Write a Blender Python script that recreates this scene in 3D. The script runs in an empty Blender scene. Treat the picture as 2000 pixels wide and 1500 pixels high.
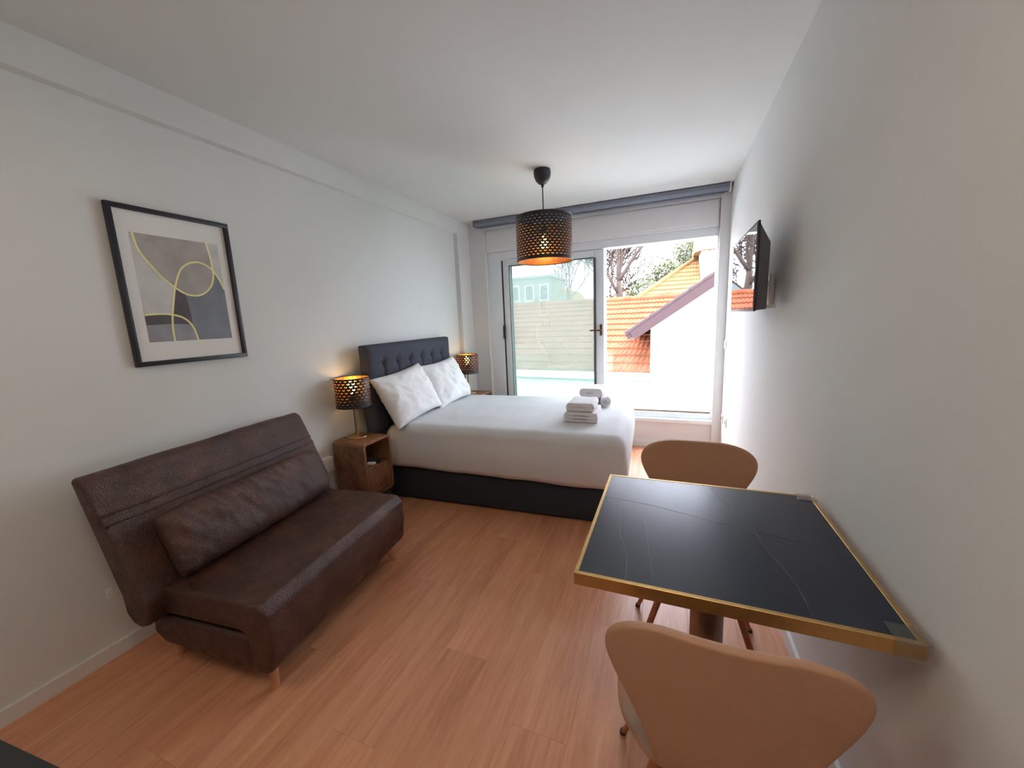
import bpy, bmesh, math, random
from mathutils import Vector, Matrix, noise
random.seed(7)
SC = bpy.context.scene
COL = SC.collection
PI = math.pi

# ------------------------------------------------------------------ camera, sky, sun, lamps, exposure
CX, CZ = 2.2319, 1.3886
cam_d = bpy.data.cameras.new('camera')
cam = bpy.data.objects.new('camera', cam_d)
COL.objects.link(cam)
cam_d.sensor_fit = 'HORIZONTAL'
cam_d.sensor_width = 36.0
cam_d.lens = 750.23 / 2000 * 36.0
cam_d.clip_start = 0.02
cam_d.clip_end = 400
rx, ry, rz = Vector((0.9264, 0.374, -0.043)), Vector((-0.0225, 0.169, 0.9854)), Vector((-0.3758, 0.9119, -0.1649))
cam.matrix_world = Matrix(((rx.x, ry.x, -rz.x, CX), (rx.y, ry.y, -rz.y, 0), (rx.z, ry.z, -rz.z, CZ), (0, 0, 0, 1)))
SC.camera = cam

SC.view_settings.view_transform = 'Standard'
SC.view_settings.look = 'None'
SC.view_settings.gamma = 1.0
SC.view_settings.use_curve_mapping = False
SC.view_settings.exposure = 0.38
SC.cycles.max_bounces = 10
SC.cycles.diffuse_bounces = 6
SC.cycles.transparent_max_bounces = 16
SC.cycles.caustics_reflective = False
SC.cycles.caustics_refractive = False

world = bpy.data.worlds.new('sky')
SC.world = world
world.use_nodes = True
wb = world.node_tree.nodes['Background']
wb.inputs['Color'].default_value = (0.86, 0.91, 1.06, 1)
wb.inputs['Strength'].default_value = 12.0

sun_d = bpy.data.lights.new('sun', 'SUN')
sun_d.energy = 4.0
sun_d.color = (1.0, 0.90, 0.72)
sun_d.angle = math.radians(1.5)
sun = bpy.data.objects.new('sun', sun_d)
COL.objects.link(sun)
sun.rotation_euler = Vector((-0.78, 0.12, -0.62)).to_track_quat('-Z', 'Y').to_euler()

W, D, H = 2.724, 4.165, 2.4925
YB = -2.3
por_d = bpy.data.lights.new('window_portal', 'AREA')
por_d.shape = 'RECTANGLE'
por_d.size, por_d.size_y = 2.4, 1.9
por_d.cycles.is_portal = True
por = bpy.data.objects.new('window_portal', por_d)
COL.objects.link(por)
por.location = (1.44, 4.50, 1.22)
por.rotation_euler = Vector((0, -1, 0)).to_track_quat('-Z', 'Z').to_euler()

# power (watt) of the round ceiling lamps in the rear of the room, and of the three decorative lamps
CEILING_LAMP_W = 4.0
PENDANT_W, TABLE_LAMP_W = 15.0, 8.0

# ------------------------------------------------------------------ material helpers
def srgb(r, g, b):
    f = lambda c: (c / 255 / 12.92) if c / 255 <= 0.04045 else ((c / 255 + 0.055) / 1.055) ** 2.4
    return (f(r), f(g), f(b), 1)

class NT:
    def __init__(self, name):
        self.m = bpy.data.materials.new(name)
        self.m.use_nodes = True
        self.t = self.m.node_tree
        self.b = self.t.nodes['Principled BSDF']
        self.out = self.t.nodes['Material Output']
    def n(self, typ, **kw):
        x = self.t.nodes.new(typ)
        for k, v in kw.items():
            if k in x.inputs: x.inputs[k].default_value = v
            else: setattr(x, k, v)
        return x
    def l(self, a, b): self.t.links.new(a, b)
    def set(self, **kw):
        for k, v in kw.items(): self.b.inputs[k.replace('_', ' ')].default_value = v
        return self
    def bump(self, h, strength=0.2, dist=0.01):
        b = self.n('ShaderNodeBump', Strength=strength, Distance=dist)
        self.l(h, b.inputs['Height']); self.l(b.outputs[0], self.b.inputs['Normal'])
    def ramp(self, fac, stops):
        r = self.n('ShaderNodeValToRGB')
        while len(r.color_ramp.elements) < len(stops): r.color_ramp.elements.new(0.5)
        for e, (p, c) in zip(r.color_ramp.elements, stops): e.position = p; e.color = c
        self.l(fac, r.inputs[0]); return r.outputs[0]

def plain(name, col, rough=0.5, metal=0.0, var=0.06, scale=8, bump=0.0, bscale=60, spec=0.5):
    n = NT(name)
    n.set(Roughness=rough, Metallic=metal)
    n.b.inputs['Specular IOR Level'].default_value = spec
    tc = n.n('ShaderNodeTexCoord')
    ns = n.n('ShaderNodeTexNoise', Scale=scale, Detail=4.0)
    n.l(tc.outputs['Object'], ns.inputs['Vector'])
    a = tuple(c * (1 - var) for c in col[:3]) + (1,)
    b = tuple(min(1, c * (1 + var)) for c in col[:3]) + (1,)
    n.l(n.ramp(ns.outputs[0], [(0.3, a), (0.7, b)]), n.b.inputs['Base Color'])
    if bump:
        n2 = n.n('ShaderNodeTexNoise', Scale=bscale, Detail=6.0)
        n.l(tc.outputs['Object'], n2.inputs['Vector'])
        n.bump(n2.outputs[0], bump, 0.004)
    return n.m

M = {}
M['wall'] = plain('wall_paint', (0.74, 0.745, 0.735, 1), 0.9, var=0.015, scale=2, bump=0.08, bscale=90)
M['ceiling'] = plain('ceiling_paint', (0.74, 0.735, 0.72, 1), 0.9, var=0.015, scale=2, bump=0.06, bscale=90)
M['trim'] = plain('trim_white', (0.76, 0.76, 0.75, 1), 0.45, var=0.02)
M['frame_white'] = plain('window_lacquer', (0.80, 0.84, 0.86, 1), 0.4, var=0.02)
M['sill'] = plain('sill_stone', (0.80, 0.82, 0.82, 1), 0.35, var=0.03)
M['blind_box'] = plain('shutter_box_white', (0.80, 0.79, 0.80, 1), 0.5, var=0.02)
M['blind'] = plain('blind_grey', srgb(128, 134, 148), 0.6, var=0.04, scale=30)
M['dark_rubber'] = plain('dark_rubber', (0.04, 0.05, 0.055, 1), 0.6)
M['bronze'] = plain('bronze_handle', srgb(120, 84, 66), 0.35, 0.7)
M['black_frame'] = plain('black_picture_frame', srgb(34, 36, 46), 0.4, var=0.1)
M['mat'] = plain('picture_mat', (0.80, 0.78, 0.75, 1), 0.8, var=0.01)
M['black_plastic'] = plain('black_plastic', (0.018, 0.018, 0.021, 1), 0.4)
M['grey_plastic'] = plain('grey_plastic', (0.10, 0.10, 0.115, 1), 0.5)
M['white_plastic'] = plain('white_plastic', (0.75, 0.74, 0.70, 1), 0.4, var=0.02)
M['brass'] = plain('brushed_brass', srgb(196, 160, 104), 0.38, 0.9, var=0.08, scale=40)
M['copper'] = plain('copper_leg', srgb(176, 112, 78), 0.4, 0.35, var=0.08, scale=30)
M['steel'] = plain('champagne_steel', srgb(150, 128, 112), 0.33, 0.9, var=0.08, scale=30)
M['lamp_metal'] = plain('lamp_brass', srgb(190, 158, 112), 0.32, 0.9)
M['pendant_black'] = plain('pendant_black', (0.025, 0.027, 0.034, 1), 0.5)
M['bed_linen'] = plain('white_linen', (0.655, 0.662, 0.685, 1), 0.9, var=0.02, scale=5, bump=0.25, bscale=35, spec=0.2)
M['pillow_linen'] = plain('white_pillow_linen', (0.84, 0.84, 0.85, 1), 0.9, var=0.02, scale=5, bump=0.45, bscale=14, spec=0.2)
M['towel'] = plain('towel_terry', (0.80, 0.77, 0.79, 1), 0.95, var=0.05, scale=60, bump=0.9, bscale=260, spec=0.1)
M['bed_fabric'] = plain('charcoal_fabric', (0.034, 0.040, 0.056, 1), 0.85, var=0.18, scale=120, bump=0.4, bscale=400, spec=0.2)
M['headboard'] = plain('headboard_fabric', (0.062, 0.066, 0.090, 1), 0.85, var=0.2, scale=120, bump=0.4, bscale=400, spec=0.25)
M['leg_wood'] = plain('beech_leg', srgb(196, 142, 100), 0.5, var=0.1, scale=30)
M['shell'] = plain('tan_chair_shell', srgb(180, 138, 110), 0.6, var=0.03, scale=40, bump=0.12, bscale=500)
M['counter'] = plain('black_counter', (0.011, 0.013, 0.013, 1), 0.5, var=0.2, scale=200)
M['cabinet_white'] = plain('cabinet_white', (0.7, 0.7, 0.68, 1), 0.5)

def leather(name):
    n = NT(name)
    tc = n.n('ShaderNodeTexCoord')
    big = n.n('ShaderNodeTexNoise', Scale=5.0, Detail=8.0, Roughness=0.7)
    n.l(tc.outputs['Object'], big.inputs['Vector'])
    n.l(n.ramp(big.outputs[0], [(0.32, (0.034, 0.013, 0.009, 1)), (0.52, (0.062, 0.023, 0.015, 1)), (0.72, (0.110, 0.042, 0.025, 1))]), n.b.inputs['Base Color'])  # lighter brown patches painted in to imitate a blotchy sheen
    mid = n.n('ShaderNodeTexNoise', Scale=14.0, Detail=6.0, Roughness=0.7)
    n.l(tc.outputs['Object'], mid.inputs['Vector'])
    n.l(n.ramp(mid.outputs[0], [(0.35, (0.27,) * 3 + (1,)), (0.65, (0.62,) * 3 + (1,))]), n.b.inputs['Roughness'])
    vo = n.n('ShaderNodeTexVoronoi', Scale=220.0)
    n.l(tc.outputs['Object'], vo.inputs['Vector'])
    mx = n.n('ShaderNodeMath', operation='ADD')
    n.l(vo.outputs['Distance'], mx.inputs[0]); n.l(mid.outputs[0], mx.inputs[1])
    n.bump(mx.outputs[0], 0.45, 0.005)
    n.b.inputs['Specular IOR Level'].default_value = 0.55
    return n.m
M['leather'] = leather('sheen_blotched_leather')

def wood(name, dark, mid, light, stretch=(14, 1.0, 14), rough=0.38, per_object=True, bump=0.06, tint=0.10):
    n = NT(name)
    tc = n.n('ShaderNodeTexCoord')
    oi = n.n('ShaderNodeObjectInfo')
    off = n.n('ShaderNodeVectorMath', operation='MULTIPLY_ADD')
    cmb = n.n('ShaderNodeCombineXYZ')
    for i in range(3): n.l(oi.outputs['Random'], cmb.inputs[i])
    n.l(cmb.outputs[0], off.inputs[0]); off.inputs[1].default_value = (17, 31, 7); n.l(tc.outputs['Object'], off.inputs[2])
    mp = n.n('ShaderNodeMapping'); mp.inputs['Scale'].default_value = stretch
    n.l(off.outputs[0], mp.inputs['Vector'])
    n1 = n.n('ShaderNodeTexNoise', Scale=1.0, Detail=6.0, Roughness=0.6, Distortion=0.8)
    n2 = n.n('ShaderNodeTexNoise', Scale=6.0, Detail=5.0, Roughness=0.7)
    n.l(mp.outputs[0], n1.inputs['Vector']); n.l(mp.outputs[0], n2.inputs['Vector'])
    m = n.n('ShaderNodeMath', operation='MULTIPLY_ADD'); m.inputs[1].default_value = 0.4
    n.l(n2.outputs[0], m.inputs[0])
    m0 = n.n('ShaderNodeMath', operation='MULTIPLY'); m0.inputs[1].default_value = 0.6
    n.l(n1.outputs[0], m0.inputs[0]); n.l(m0.outputs[0], m.inputs[2])
    c = n.ramp(m.outputs[0], [(0.34, dark), (0.5, mid), (0.68, light)])
    hs = n.n('ShaderNodeHueSaturation')
    mr = n.n('ShaderNodeMapRange'); mr.inputs['To Min'].default_value = 1 - tint; mr.inputs['To Max'].default_value = 1 + tint
    n.l(oi.outputs['Random'], mr.inputs['Value']); n.l(mr.outputs[0], hs.inputs['Value'])
    n.l(c, hs.inputs['Color']); n.l(hs.outputs[0], n.b.inputs['Base Color'])
    n.set(Roughness=rough)
    n.bump(m.outputs[0], bump, 0.003)
    return n.m
M['plank'] = wood('oak_laminate', srgb(182, 120, 86), srgb(206, 144, 108), srgb(218, 162, 126), rough=0.36, tint=0.045)
M['nightstand'] = wood('acacia_wood', srgb(84, 52, 34), srgb(128, 88, 62), srgb(164, 122, 90), stretch=(5, 14, 3), rough=0.5, tint=0.03)

def perforated(name, nu, nv):
    """Dark card shade, copper on the inside, pierced by rows of small scale-shaped cuts (UV: x round, y up)."""
    n = NT(name)
    uv = n.n('ShaderNodeTexCoord')
    sep = n.n('ShaderNodeSeparateXYZ'); n.l(uv.outputs['UV'], sep.inputs[0])
    def mth(op, a, b=None, c=None):
        x = n.n('ShaderNodeMath', operation=op)
        for i, v in enumerate((a, b, c)):
            if v is None: continue
            if isinstance(v, (int, float)): x.inputs[i].default_value = v
            else: n.l(v, x.inputs[i])
        return x.outputs[0]
    v = mth('MULTIPLY', sep.outputs[1], nv)
    row = mth('FLOOR', v)
    odd = mth('MULTIPLY', mth('MODULO', row, 2.0), 0.5)
    u = mth('ADD', mth('MULTIPLY', sep.outputs[0], nu), odd)
    fu = mth('MULTIPLY', mth('SUBTRACT', mth('FRACT', u), 0.5), 1.35)
    fv = mth('SUBTRACT', mth('FRACT', v), 0.58)
    d1 = mth('SQRT', mth('ADD', mth('MULTIPLY', fu, fu), mth('MULTIPLY', fv, fv)))
    inner = mth('GREATER_THAN', d1, 0.17)
    outer = mth('LESS_THAN', d1, 0.36)
    low = mth('LESS_THAN', fv, 0.06)
    hole = mth('MULTIPLY', mth('MULTIPLY', inner, outer), low)
    edge = mth('MULTIPLY', mth('GREATER_THAN', sep.outputs[1], 0.05), mth('LESS_THAN', sep.outputs[1], 0.95))
    hole = mth('MULTIPLY', hole, edge)
    geo = n.n('ShaderNodeNewGeometry')
    mix = n.n('ShaderNodeMix', data_type='RGBA')
    mix.inputs[6].default_value = (0.018, 0.015, 0.015, 1); mix.inputs[7].default_value = (0.85, 0.42, 0.13, 1)
    n.l(geo.outputs['Backfacing'], mix.inputs[0]); n.l(mix.outputs[2], n.b.inputs['Base Color'])
    n.l(mth('MULTIPLY', geo.outputs['Backfacing'], 0.85), n.b.inputs['Metallic'])
    n.set(Roughness=0.42)
    tr = n.n('ShaderNodeBsdfTransparent')
    ms = n.n('ShaderNodeMixShader')
    n.l(hole, ms.inputs[0]); n.l(n.b.outputs[0], ms.inputs[1]); n.l(tr.outputs[0], ms.inputs[2])
    n.l(ms.outputs[0], n.out.inputs['Surface'])
    return n.m
M['shade_small'] = perforated('pierced_shade_small', 22, 10)
M['shade_big'] = perforated('pierced_shade_big', 38, 17)

def glass(name, tint, haze=0.0, refl=1.0):
    n = NT(name)
    tr = n.n('ShaderNodeBsdfTransparent', Color=tint)
    gl = n.n('ShaderNodeBsdfGlossy', Roughness=0.02)
    lw = n.n('ShaderNodeLayerWeight', Blend=0.5)
    pw = n.n('ShaderNodeMath', operation='POWER'); pw.inputs[1].default_value = 4.0
    n.l(lw.outputs['Facing'], pw.inputs[0])
    ml = n.n('ShaderNodeMath', operation='MULTIPLY_ADD'); ml.inputs[1].default_value = 0.8 * refl; ml.inputs[2].default_value = 0.035 * refl
    n.l(pw.outputs[0], ml.inputs[0])
    m1 = n.n('ShaderNodeMixShader')
    n.l(ml.outputs[0], m1.inputs[0])
    src = tr.outputs[0]
    if haze:
        tl = n.n('ShaderNodeBsdfTranslucent', Color=(0.95, 0.95, 0.90, 1))
        m2 = n.n('ShaderNodeMixShader'); m2.inputs[0].default_value = haze
        n.l(tr.outputs[0], m2.inputs[1]); n.l(tl.outputs[0], m2.inputs[2]); src = m2.outputs[0]
    n.l(src, m1.inputs[1]); n.l(gl.outputs[0], m1.inputs[2])
    n.l(m1.outputs[0], n.out.inputs['Surface'])
    return n.m
M['sash_glass'] = glass('tinted_sash_glass', (0.64, 0.685, 0.655, 1), 0.085)  # translucent haze share imitates the milky reflection on the panes
M['rail_glass'] = glass('balustrade_glass', (0.93, 0.99, 0.965, 1))
M['clear_plastic'] = glass('clear_corner_plastic', (0.95, 0.95, 0.94, 1), 0.08, 1.5)

def emitter(name, col, s):
    n = NT(name)
    n.b.inputs['Base Color'].default_value = (0.9, 0.8, 0.6, 1)
    n.b.inputs['Emission Color'].default_value = col
    n.b.inputs['Emission Strength'].default_value = s
    return n.m
M['bulb'] = emitter('lit_bulb', (1.0, 0.58, 0.18, 1), 14)
M['diffuser'] = emitter('downlight_diffuser', (1.0, 0.88, 0.72, 1), 6)

def marble():
    n = NT('black_marble')
    tc = n.n('ShaderNodeTexCoord')
    ns = n.n('ShaderNodeTexNoise', Scale=9.0, Detail=8.0)
    n.l(tc.outputs['Object'], ns.inputs['Vector'])
    n.l(n.ramp(ns.outputs[0], [(0.3, (0.005, 0.009, 0.020, 1)), (0.75, (0.012, 0.020, 0.042, 1))]), n.b.inputs['Base Color'])  # blue in the base colour stands in for the window's bluish reflection
    n.set(Roughness=0.27)
    n.bump(ns.outputs[0], 0.05, 0.002)
    return n.m
M['marble'] = marble()
M['vein'] = plain('marble_vein', (0.10, 0.088, 0.078, 1), 0.4, var=0.4, scale=30)

def screen():
    n = NT('tv_screen_glass')
    n.b.inputs['Base Color'].default_value = (0.006, 0.006, 0.007, 1)
    n.set(Roughness=0.03)
    n.b.inputs['IOR'].default_value = 2.1
    ns = n.n('ShaderNodeTexNoise', Scale=2.0)
    n.l(n.ramp(ns.outputs[0], [(0, (0.012,) * 3 + (1,)), (1, (0.02,) * 3 + (1,))]), n.b.inputs['Roughness'])
    return n.m
M['screen'] = screen()

# exterior materials
M['tile'] = plain('terracotta_tile', srgb(126, 72, 50), 0.85, var=0.22, scale=2.5, spec=0.1)
M['tile_pale'] = plain('pale_terracotta_tile', srgb(132, 100, 66), 0.85, var=0.2, scale=2, spec=0.1)
M['render_white'] = plain('white_render', (0.74, 0.76, 0.73, 1), 0.9, var=0.04, scale=1.5)
M['barge'] = plain('mauve_barge_board', srgb(42, 20, 20), 0.8, var=0.1)
M['bark'] = plain('pale_bark', srgb(64, 52, 44), 0.9, var=0.2, scale=6)
M['shrub'] = plain('dusty_green_leaf', srgb(82, 88, 60), 0.8, var=0.35, scale=1.2)
M['shrub_dry'] = plain('dry_twig_yellow', srgb(84, 68, 50), 0.9, var=0.25, scale=1.2)
M['hill'] = plain('dry_grass_hill', srgb(70, 60, 44), 0.95, var=0.2, scale=0.3)
M['ground'] = plain('outside_ground', srgb(84, 86, 74), 0.95, var=0.2, scale=0.3)
M['far_wall'] = plain('pale_plaster', srgb(112, 122, 124), 0.9, var=0.05)
M['far_pane'] = plain('far_window_pane', srgb(56, 68, 78), 0.25)
M['art_light'] = plain('art_light_grey', srgb(205, 203, 202), 0.7, var=0.12, scale=9)
M['art_taupe'] = plain('art_taupe', srgb(172, 164, 160), 0.7, var=0.14, scale=10)
M['art_dark'] = plain('art_dark_plum', srgb(92, 84, 90), 0.7, var=0.2, scale=9)
M['art_slate'] = plain('art_slate', srgb(128, 132, 144), 0.7, var=0.12, scale=9)
M['art_smoke'] = plain('art_smoke', srgb(150, 148, 156), 0.7, var=0.2, scale=12)
M['art_gold'] = plain('art_gold_line', srgb(240, 232, 168), 0.7, var=0.08, scale=30)

# ------------------------------------------------------------------ object helpers
def empty(name, loc, rot=0.0, label=None, cat=None, group=None, kind=None):
    o = bpy.data.objects.new(name, None)
    COL.objects.link(o)
    o.location = loc; o.rotation_euler = (0, 0, rot); o.empty_display_size = 0.05
    return tag(o, label, cat, group, kind)
def tag(o, label=None, cat=None, group=None, kind=None):
    if label: o['label'] = label
    if cat: o['category'] = cat
    if group: o['group'] = group
    if kind: o['kind'] = kind
    return o
def mesh_obj(name, me, mat, parent=None):
    o = bpy.data.objects.new(name, me)
    if mat is not None and not me.materials: me.materials.append(mat)
    COL.objects.link(o)
    if parent is not None: o.parent = parent
    return o
def obj(name, bm, mat, parent=None, smooth=None, loc=None, rot=None):
    me = bpy.data.meshes.new(name)
    bmesh.ops.recalc_face_normals(bm, faces=bm.faces[:])
    bm.to_mesh(me); bm.free()
    if smooth is not None:
        for p in me.polygons: p.use_smooth = True
        if smooth < 180: me.set_sharp_from_angle(angle=math.radians(smooth))
    o = mesh_obj(name, me, mat, parent)
    if loc: o.location = loc
    if rot: o.rotation_euler = rot
    return o
def box(bm, x0, x1, y0, y1, z0, z1, bev=0.0, seg=2):
    b2 = bmesh.new()
    bmesh.ops.create_cube(b2, size=1.0)
    for v in b2.verts:
        v.co = Vector(((x0 + x1) / 2 + v.co.x * (x1 - x0), (y0 + y1) / 2 + v.co.y * (y1 - y0), (z0 + z1) / 2 + v.co.z * (z1 - z0)))
    if bev: bmesh.ops.bevel(b2, geom=b2.edges[:], offset=bev, segments=seg, affect='EDGES', profile=0.5)
    merge(bm, b2)
def merge(bm, b2):
    me = bpy.data.meshes.new('tmp'); b2.to_mesh(me); b2.free(); bm.from_mesh(me); bpy.data.meshes.remove(me)
def B(x0, x1, y0, y1, z0, z1, bev=0.0, seg=2):
    bm = bmesh.new(); box(bm, x0, x1, y0, y1, z0, z1, bev, seg); return bm
def lathe(bm, prof, cx=0, cy=0, seg=32, cap=True):
    rings = []
    for r, z in prof:
        rings.append([bm.verts.new((cx + r * math.cos(2 * PI * i / seg), cy + r * math.sin(2 * PI * i / seg), z)) for i in range(seg)])
    for a, b in zip(rings, rings[1:]):
        for i in range(seg):
            j = (i + 1) % seg
            bm.faces.new((a[i], a[j], b[j], b[i]))
    if cap:
        for r in (rings[0], rings[-1]):
            try: bm.faces.new(r)
            except ValueError: pass
def tube(bm, pts, radii, seg=8, cap=True):
    pts = [Vector(p) for p in pts]
    rings = []; up = None
    for i, p in enumerate(pts):
        t = (pts[min(i + 1, len(pts) - 1)] - pts[max(i - 1, 0)]).normalized()
        if up is None: up = t.orthogonal().normalized()
        up = (up - t * up.dot(t)).normalized(); s = t.cross(up)
        r = radii[i] if hasattr(radii, '__len__') else radii
        rings.append([bm.verts.new(p + (up * math.cos(2 * PI * k / seg) + s * math.sin(2 * PI * k / seg)) * r) for k in range(seg)])
    for a, b in zip(rings, rings[1:]):
        for i in range(seg):
            j = (i + 1) % seg
            bm.faces.new((a[i], a[j], b[j], b[i]))
    if cap:
        bm.faces.new(rings[0][::-1]); bm.faces.new(rings[-1])
def prism(bm, poly, axis, a, b, bev=0.0, seg=2):
    """poly in the two other axes (in order), extruded along axis from a to b"""
    b2 = bmesh.new()
    def P(q, t):
        if axis == 'y': return (q[0], t, q[1])
        if axis == 'x': return (t, q[0], q[1])
        return (q[0], q[1], t)
    va = [b2.verts.new(P(q, a)) for q in poly]; vb = [b2.verts.new(P(q, b)) for q in poly]
    n = len(poly)
    b2.faces.new(va); b2.faces.new(vb[::-1])
    for i in range(n): b2.faces.new((va[i], vb[i], vb[(i + 1) % n], va[(i + 1) % n]))
    bmesh.ops.recalc_face_normals(b2, faces=b2.faces[:])
    if bev: bmesh.ops.bevel(b2, geom=b2.edges[:], offset=bev, segments=seg, affect='EDGES', profile=0.5, clamp_overlap=True)
    merge(bm, b2)
def copy_tree(o, parent=None):
    c = o.copy(); COL.objects.link(c)
    if parent is not None:
        c.parent = parent
    for ch in list(o.children): copy_tree(ch, c)
    return c
def wobble(bm, amp, freq, seed=0.0, axis=None):
    bm.normal_update()
    for v in bm.verts:
        d = noise.noise(v.co * freq + Vector((seed, seed * 1.7, seed * 0.3))) * amp
        v.co += (axis if axis is not None else v.normal) * d

# ------------------------------------------------------------------ setting: floor, walls, ceiling
def struct(name, bm, mat, parent=None, smooth=None):
    o = obj(name, bm, mat, parent, smooth)
    if parent is None: o['kind'] = 'structure'
    return o
floor = struct('floor', B(-0.05, W + 0.05, YB - 0.05, D + 0.02, -0.08, -0.012), plain('underlay', (0.12, 0.08, 0.06, 1), 0.9))
PW, PL = 0.195, 1.29
plank_me = {}
def plank_mesh(wd, ln):
    k = (round(wd, 3), round(ln, 3))
    if k not in plank_me:
        bm = B(-wd / 2, wd / 2, -ln / 2, ln / 2, -0.012, 0.0)
        top = [e for e in bm.edges if all(v.co.z > -0.001 for v in e.verts)]
        bmesh.ops.bevel(bm, geom=top, offset=0.0005, segments=1, affect='EDGES')
        me = bpy.data.meshes.new('plank'); bm.to_mesh(me); bm.free(); me.materials.append(M['plank'])
        plank_me[k] = me
    return plank_me[k]
x = 0.0; ci = 0
while x < W - 0.001:
    wd = min(PW, W - x)
    y = YB - [0.0, 0.78, 0.35, 1.05, 0.55][ci % 5]
    while y < D:
        a, b = max(y, YB), min(y + PL, D)
        if b - a > 0.02:
            o = bpy.data.objects.new('plank', plank_mesh(wd - 0.0003, b - a - 0.0003))
            COL.objects.link(o); o.parent = floor
            o.location = (x + wd / 2, (a + b) / 2, 0)
        y += PL
    x += wd; ci += 1

struct('ceiling', B(-0.2, W + 0.2, YB - 0.2, D + 0.3, H, H + 0.12), M['ceiling'])
struct('wall_left', B(-0.15, 0, YB - 0.15, D + 0.3, -0.08, H), M['wall'])
struct('wall_right', B(W, W + 0.15, YB - 0.15, D + 0.3, -0.08, H), M['wall'])
struct('wall_near', B(0, W, YB - 0.15, YB, -0.08, H), M['wall'])
bm = bmesh.new()
box(bm, 0, W, D, D + 0.28, -0.08, 0.29)
box(bm, 0, 0.235, D, D + 0.28, 0.29, H)
box(bm, 2.66, W, D, D + 0.28, 0.29, H)
box(bm, 0.235, 2.66, D, D + 0.28, 2.435, H)
struct('wall_far', bm, M['wall'])
# beam along the left wall, and the pilaster in the corner beside the window
struct('trim_1', B(0, 0.051, YB, D, 2.352, H), M['wall'])
struct('trim_2', B(0, 0.051, 3.90, D, 0, 2.352), M['wall'])
# post between window and right wall
struct('trim_3', B(2.642, W, D - 0.022, D, 0, H), M['trim'])
def baseboard(name, x0, x1, y0, y1):
    bm = B(x0, x1, y0, y1, 0, 0.066)
    e = [e for e in bm.edges if all(v.co.z > 0.06 for v in e.verts)]
    bmesh.ops.bevel(bm, geom=e, offset=0.003, segments=2, affect='EDGES')
    struct(name, bm, M['trim'])
baseboard('baseboard_left', 0, 0.013, YB, 3.90)
baseboard('baseboard_right', W - 0.013, W, YB, D - 0.022)
baseboard('baseboard_far', 0.051, 2.642, D - 0.013, D)

# ------------------------------------------------------------------ the window
win = empty('window_1', (0, 0, 0), kind='structure')
bm = bmesh.new()
box(bm, 0.237, 0.425, D + 0.03, D + 0.17, 0.30, 2.155, 0.004)
box(bm, 2.632, 2.66, D + 0.03, D + 0.17, 0.30, 2.437, 0.003)
box(bm, 0.425, 2.632, D + 0.03, D + 0.17, 2.075, 2.155, 0.004)
box(bm, 0.425, 2.632, D + 0.03, D + 0.17, 0.30, 0.365, 0.004)
obj('frame', bm, M['frame_white'], win, 30)
obj('frame_track', B(1.60, 2.632, D + 0.07, D + 0.13, 0.365, 0.385, 0.002), M['steel'], win)
obj('sill', B(0.237, 2.642, D - 0.03, D + 0.03, 0.275, 0.315, 0.006), M['sill'], win, 30)
bm = bmesh.new()
box(bm, 0.262, 2.632, D + 0.004, D + 0.17, 2.157, 2.395, 0.004)
so = obj('shutter_box', bm, M['blind_box'], win, 30)
obj('cover_panel', B(0.275, 2.622, D - 0.006, D + 0.004, 2.185, 2.385, 0.003), M['blind_box'], so, 30)
obj('head_casing', B(0.237, 2.66, D - 0.004, D + 0.02, 2.397, 2.437, 0.003), M['trim'], win, 30)
obj('casing_strip', B(0.237, 0.262, D - 0.01, D + 0.03, 0.317, 2.397, 0.003), M['trim'], win, 30)
def sash(name, x0, x1, y, handle):
    bm = bmesh.new()
    z0, z1, t = 0.372, 2.068, 0.045
    box(bm, x0, x0 + 0.068, y, y + t, z0, z1, 0.004)
    box(bm, x1 - 0.105, x1, y, y + t, z0, z1, 0.004)
    box(bm, x0 + 0.068, x1 - 0.105, y, y + t, z1 - 0.068, z1, 0.004)
    box(bm, x0 + 0.068, x1 - 0.105, y, y + t, z0, z0 + 0.085, 0.004)
    s = obj(name, bm, M['frame_white'], win, 30)
    obj('pane', B(x0 + 0.066, x1 - 0.103, y + 0.018, y + 0.026, z0 + 0.083, z1 - 0.066), M['sash_glass'], s)
    bm = bmesh.new()
    a, b, c, d = x0 + 0.068, x1 - 0.105, z0 + 0.085, z1 - 0.068
    for q in ((a, a + 0.006, c, d), (b - 0.006, b, c, d), (a, b, c, c + 0.006), (a, b, d - 0.006, d)):
        box(bm, q[0], q[1], y + 0.008, y + 0.018, q[2], q[3])
    obj('gasket', bm, M['dark_rubber'], s)
    if handle:
        h = obj('handle_plate', B(x1 - 0.045, x1 - 0.018, y - 0.012, y, 1.18, 1.30, 0.004), M['bronze'], s, 30)
        bm = bmesh.new(); tube(bm, [(x1 - 0.031, y - 0.012, 1.238), (x1 - 0.031, y - 0.045, 1.238)], 0.009, 12)
        tube(bm, [(x1 - 0.028, y - 0.045, 1.238), (x1 - 0.145, y - 0.045, 1.238)], 0.0085, 12)
        obj('handle_lever', bm, M['bronze'], s, 40)
        obj('edge_profile', B(x1 - 0.103, x1 - 0.082, y - 0.008, y, 0.46, 1.99, 0.002), M['grey_plastic'], s, 30)
    return s
sash('sash', 0.445, 1.588, D + 0.045, True)
sash('sash', 0.452, 1.60, D + 0.105, False)
obj('seal_strip', B(0.426, 0.444, D + 0.05, D + 0.06, 0.375, 2.06), M['dark_rubber'], win)
obj('latch_case', B(0.424, 0.448, D + 0.018, D + 0.045, 1.17, 1.32, 0.004), M['black_plastic'], win, 30)

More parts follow.
